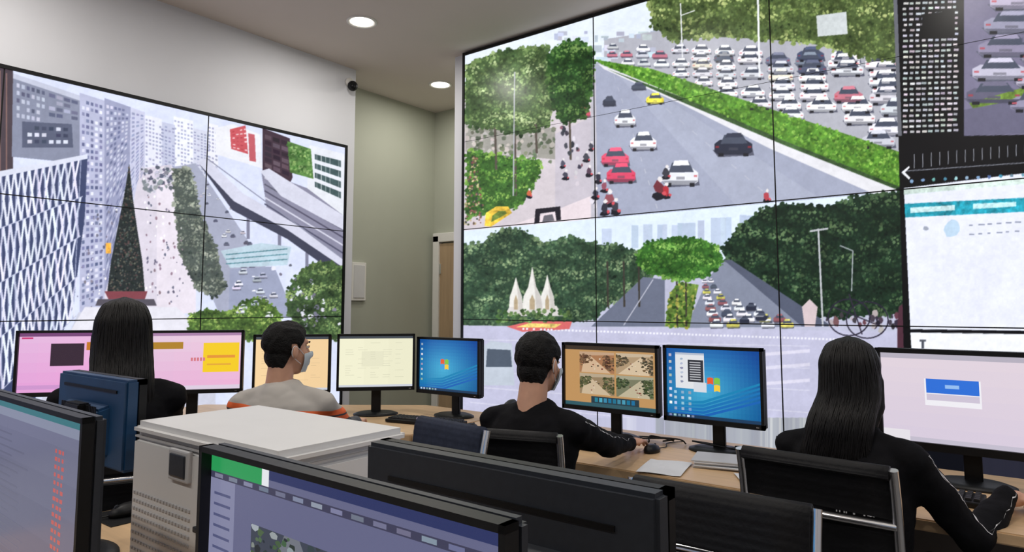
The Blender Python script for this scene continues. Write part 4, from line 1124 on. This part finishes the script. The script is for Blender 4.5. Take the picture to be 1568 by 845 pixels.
# ------------------------------------------------------------------ printer
pr = empty('office_printer', (-1.41, .912, .75))
W, D, H = .587, .336, .36
bm = bmesh.new(); bbox(bm, (0, 0, .162), (W-.006, D-.006, .324)); bmesh.ops.bevel(bm, geom=bm.edges[:], offset=.010, segments=3, affect='EDGES'); mk('body', bm, M['printer'], pr)
bm = bmesh.new(); bbox(bm, (0, 0, .343), (W, D, .034)); bmesh.ops.bevel(bm, geom=bm.edges[:], offset=.013, segments=4, affect='EDGES'); mk('lid', bm, M['printer'], pr)
box('seam', (0, 0, .325), (W-.012, D-.012, .004), M['printer2'], pr)
box('display_frame', (-.055, -D/2-.001, .290), (.085, .012, .066), M['printer2'], pr, .004)
box('display', (-.055, -D/2-.006, .290), (.066, .008, .048), M['dgrey'], pr, .003)
bm = bmesh.new()
for i in range(19):
    for j in range(11): bbox(bm, (-.27+i*.014, -D/2+.003, .02+j*.018), (.009, .006, .005))
mk('grille', bm, M['printer2'], pr)
box('paper_slot', (.13, -D/2+.002, .17), (.24, .012, .012), M['dgrey'], pr, .003)
box('side_handle', (W/2-.004, -.10, .285), (.008, .035, .016), M['dgrey'], pr, .003)
box('side_tray', (W/2+.008, .06, .14), (.02, .16, .05), M['printer'], pr, .006)
box('side_port', (W/2-.003, -.1, .05), (.008, .05, .03), M['dgrey'], pr, .002)
e = empty('pen_holder', (-1.03, .55, .75)); bm = bmesh.new(); bcyl(bm, (0, 0, 0), (0, 0, .1), .035, .038, 24); mk('cup', bm, M['blue'], e, False)
bm = bmesh.new()
for k in range(4): bcyl(bm, (.01*k-.015, .005, .02), (.014*k-.022, .012*(k % 2), .16), .004, .004, 8)
mk('pens', bm, M['key'], e)

# ------------------------------------------------------------------ chairs
def sling(bm, prof, hw, th=.022):
    pts = smoothpts([(0, p[0], p[1]) for p in prof], 10)
    n = len(pts); rows = []
    for i, p in enumerate(pts):
        t_ = (pts[min(i+1, n-1)]-pts[max(i-1, 0)]).normalized(); nn = V((0, -t_.z, t_.y))
        rr = th/2*(.9+.1*abs(math.sin(i*.9)))
        rows.append([bm.verts.new(V((x, 0, 0))+p+nn*s*rr) for s in (1, -1) for x in ((-hw, -hw*.5, 0, hw*.5, hw) if s > 0 else (hw, hw*.5, 0, -hw*.5, -hw))])
    for a, b in zip(rows[:-1], rows[1:]):
        k = len(a)
        for i in range(k): bm.faces.new((a[i], a[(i+1) % k], b[(i+1) % k], b[i]))
    bm.faces.new(rows[0][::-1]); bm.faces.new(rows[-1]); bmesh.ops.recalc_face_normals(bm, faces=bm.faces[:])

def chair(x, y, yaw, top=.945, seat=.46, m='leather', hw=.205):
    e = empty('office_chair', (x, y, 0), yaw)
    s = seat-.012; bt = top
    bm = bmesh.new(); sling(bm, [(.25, s-.03), (.22, s-.002), (.05, s-.006), (-.12, s-.012), (-.17, s+.01)], hw)
    mk('seat', bm, M[m], e, True)
    bm = bmesh.new(); sling(bm, [(-.205, s+.08), (-.215, s+.15), (-.225, s+.24), (-.235, bt-.17), (-.24, bt-.155)], hw)
    mk('lower_back', bm, M[m], e, True)
    bm = bmesh.new(); sling(bm, [(-.24, bt-.12), (-.247, bt-.07), (-.255, bt-.015), (-.27, bt), (-.28, bt-.02)], hw+.004, .026)
    mk('upper_back', bm, M[m], e, True)
    for sx in (-1, 1):
        tube('side_rail', [(sx*(hw+.012), .25, s-.035), (sx*(hw+.012), .2, s-.005), (sx*(hw+.012), -.1, s-.012), (sx*(hw+.012), -.185, s+.04), (sx*(hw+.012), -.225, s+.22), (sx*(hw+.012), -.25, bt-.1), (sx*(hw+.012), -.272, bt+.004)], .0125, M['chrome'], e)
        tube('arm', [(sx*(hw+.012), -.21, s+.17), (sx*(hw+.04), -.17, s+.19), (sx*(hw+.045), .02, s+.2), (sx*(hw+.045), .1, s+.17), (sx*(hw+.03), .1, s+.06), (sx*(hw+.012), .08, s-.01)], .009, M['chrome'], e)
    tube('back_bar', [(-hw-.01, -.25, bt-.138), (0, -.262, bt-.138), (hw+.01, -.25, bt-.138)], .0105, M['chrome'], e)
    tube('seat_bar', [(-hw-.01, -.03, s-.03), (0, -.03, s-.05), (hw+.01, -.03, s-.03)], .012, M['chrome'], e)
    bm = bmesh.new(); bcyl(bm, (0, 0, .1), (0, 0, s-.04), .022, .022); bcyl(bm, (0, 0, .1), (0, 0, .28), .032, .03); bbox(bm, (0, 0, s-.05), (.16, .18, .03))
    mk('column', bm, M['chrome'], e, False)
    bm = bmesh.new(); bw = bmesh.new()
    for k in range(5):
        a = k*2*math.pi/5+.3; p = V((math.cos(a)*.27, math.sin(a)*.27, .075))
        bcyl(bm, (0, 0, .115), p, .026, .014, 10); bcyl(bm, p, p-V((0, 0, .025)), .01, .01, 8)
        q = p-V((0, 0, .047)); tdir = V((-math.sin(a), math.cos(a), 0))
        for sg in (-1, 1): bcyl(bw, q+tdir*sg*.008, q+tdir*sg*.024, .027, .027, 18)
    mk('star_base', bm, M['chrome'], e, False); mk('casters', bw, M['black'], e, False)
    return e
chair(-.455, 2.20, -5, top=.975, hw=.182, seat=.45)
chair(-1.47, 2.02, 18, top=.967, hw=.18, seat=.45)
chair(-2.55, 1.70, 40)
chair(-2.68, 1.10, 64, seat=.5)
chair(-.60, 1.30, 180)
chair(-1.49, 1.32, 172, top=1.01, m='navyfab', hw=.15)

w = bpy.data.worlds.new('world'); scene.world = w; w.use_nodes = True
w.node_tree.nodes['Background'].inputs[0].default_value = (.8, .85, 1, 1); w.node_tree.nodes['Background'].inputs[1].default_value = .3
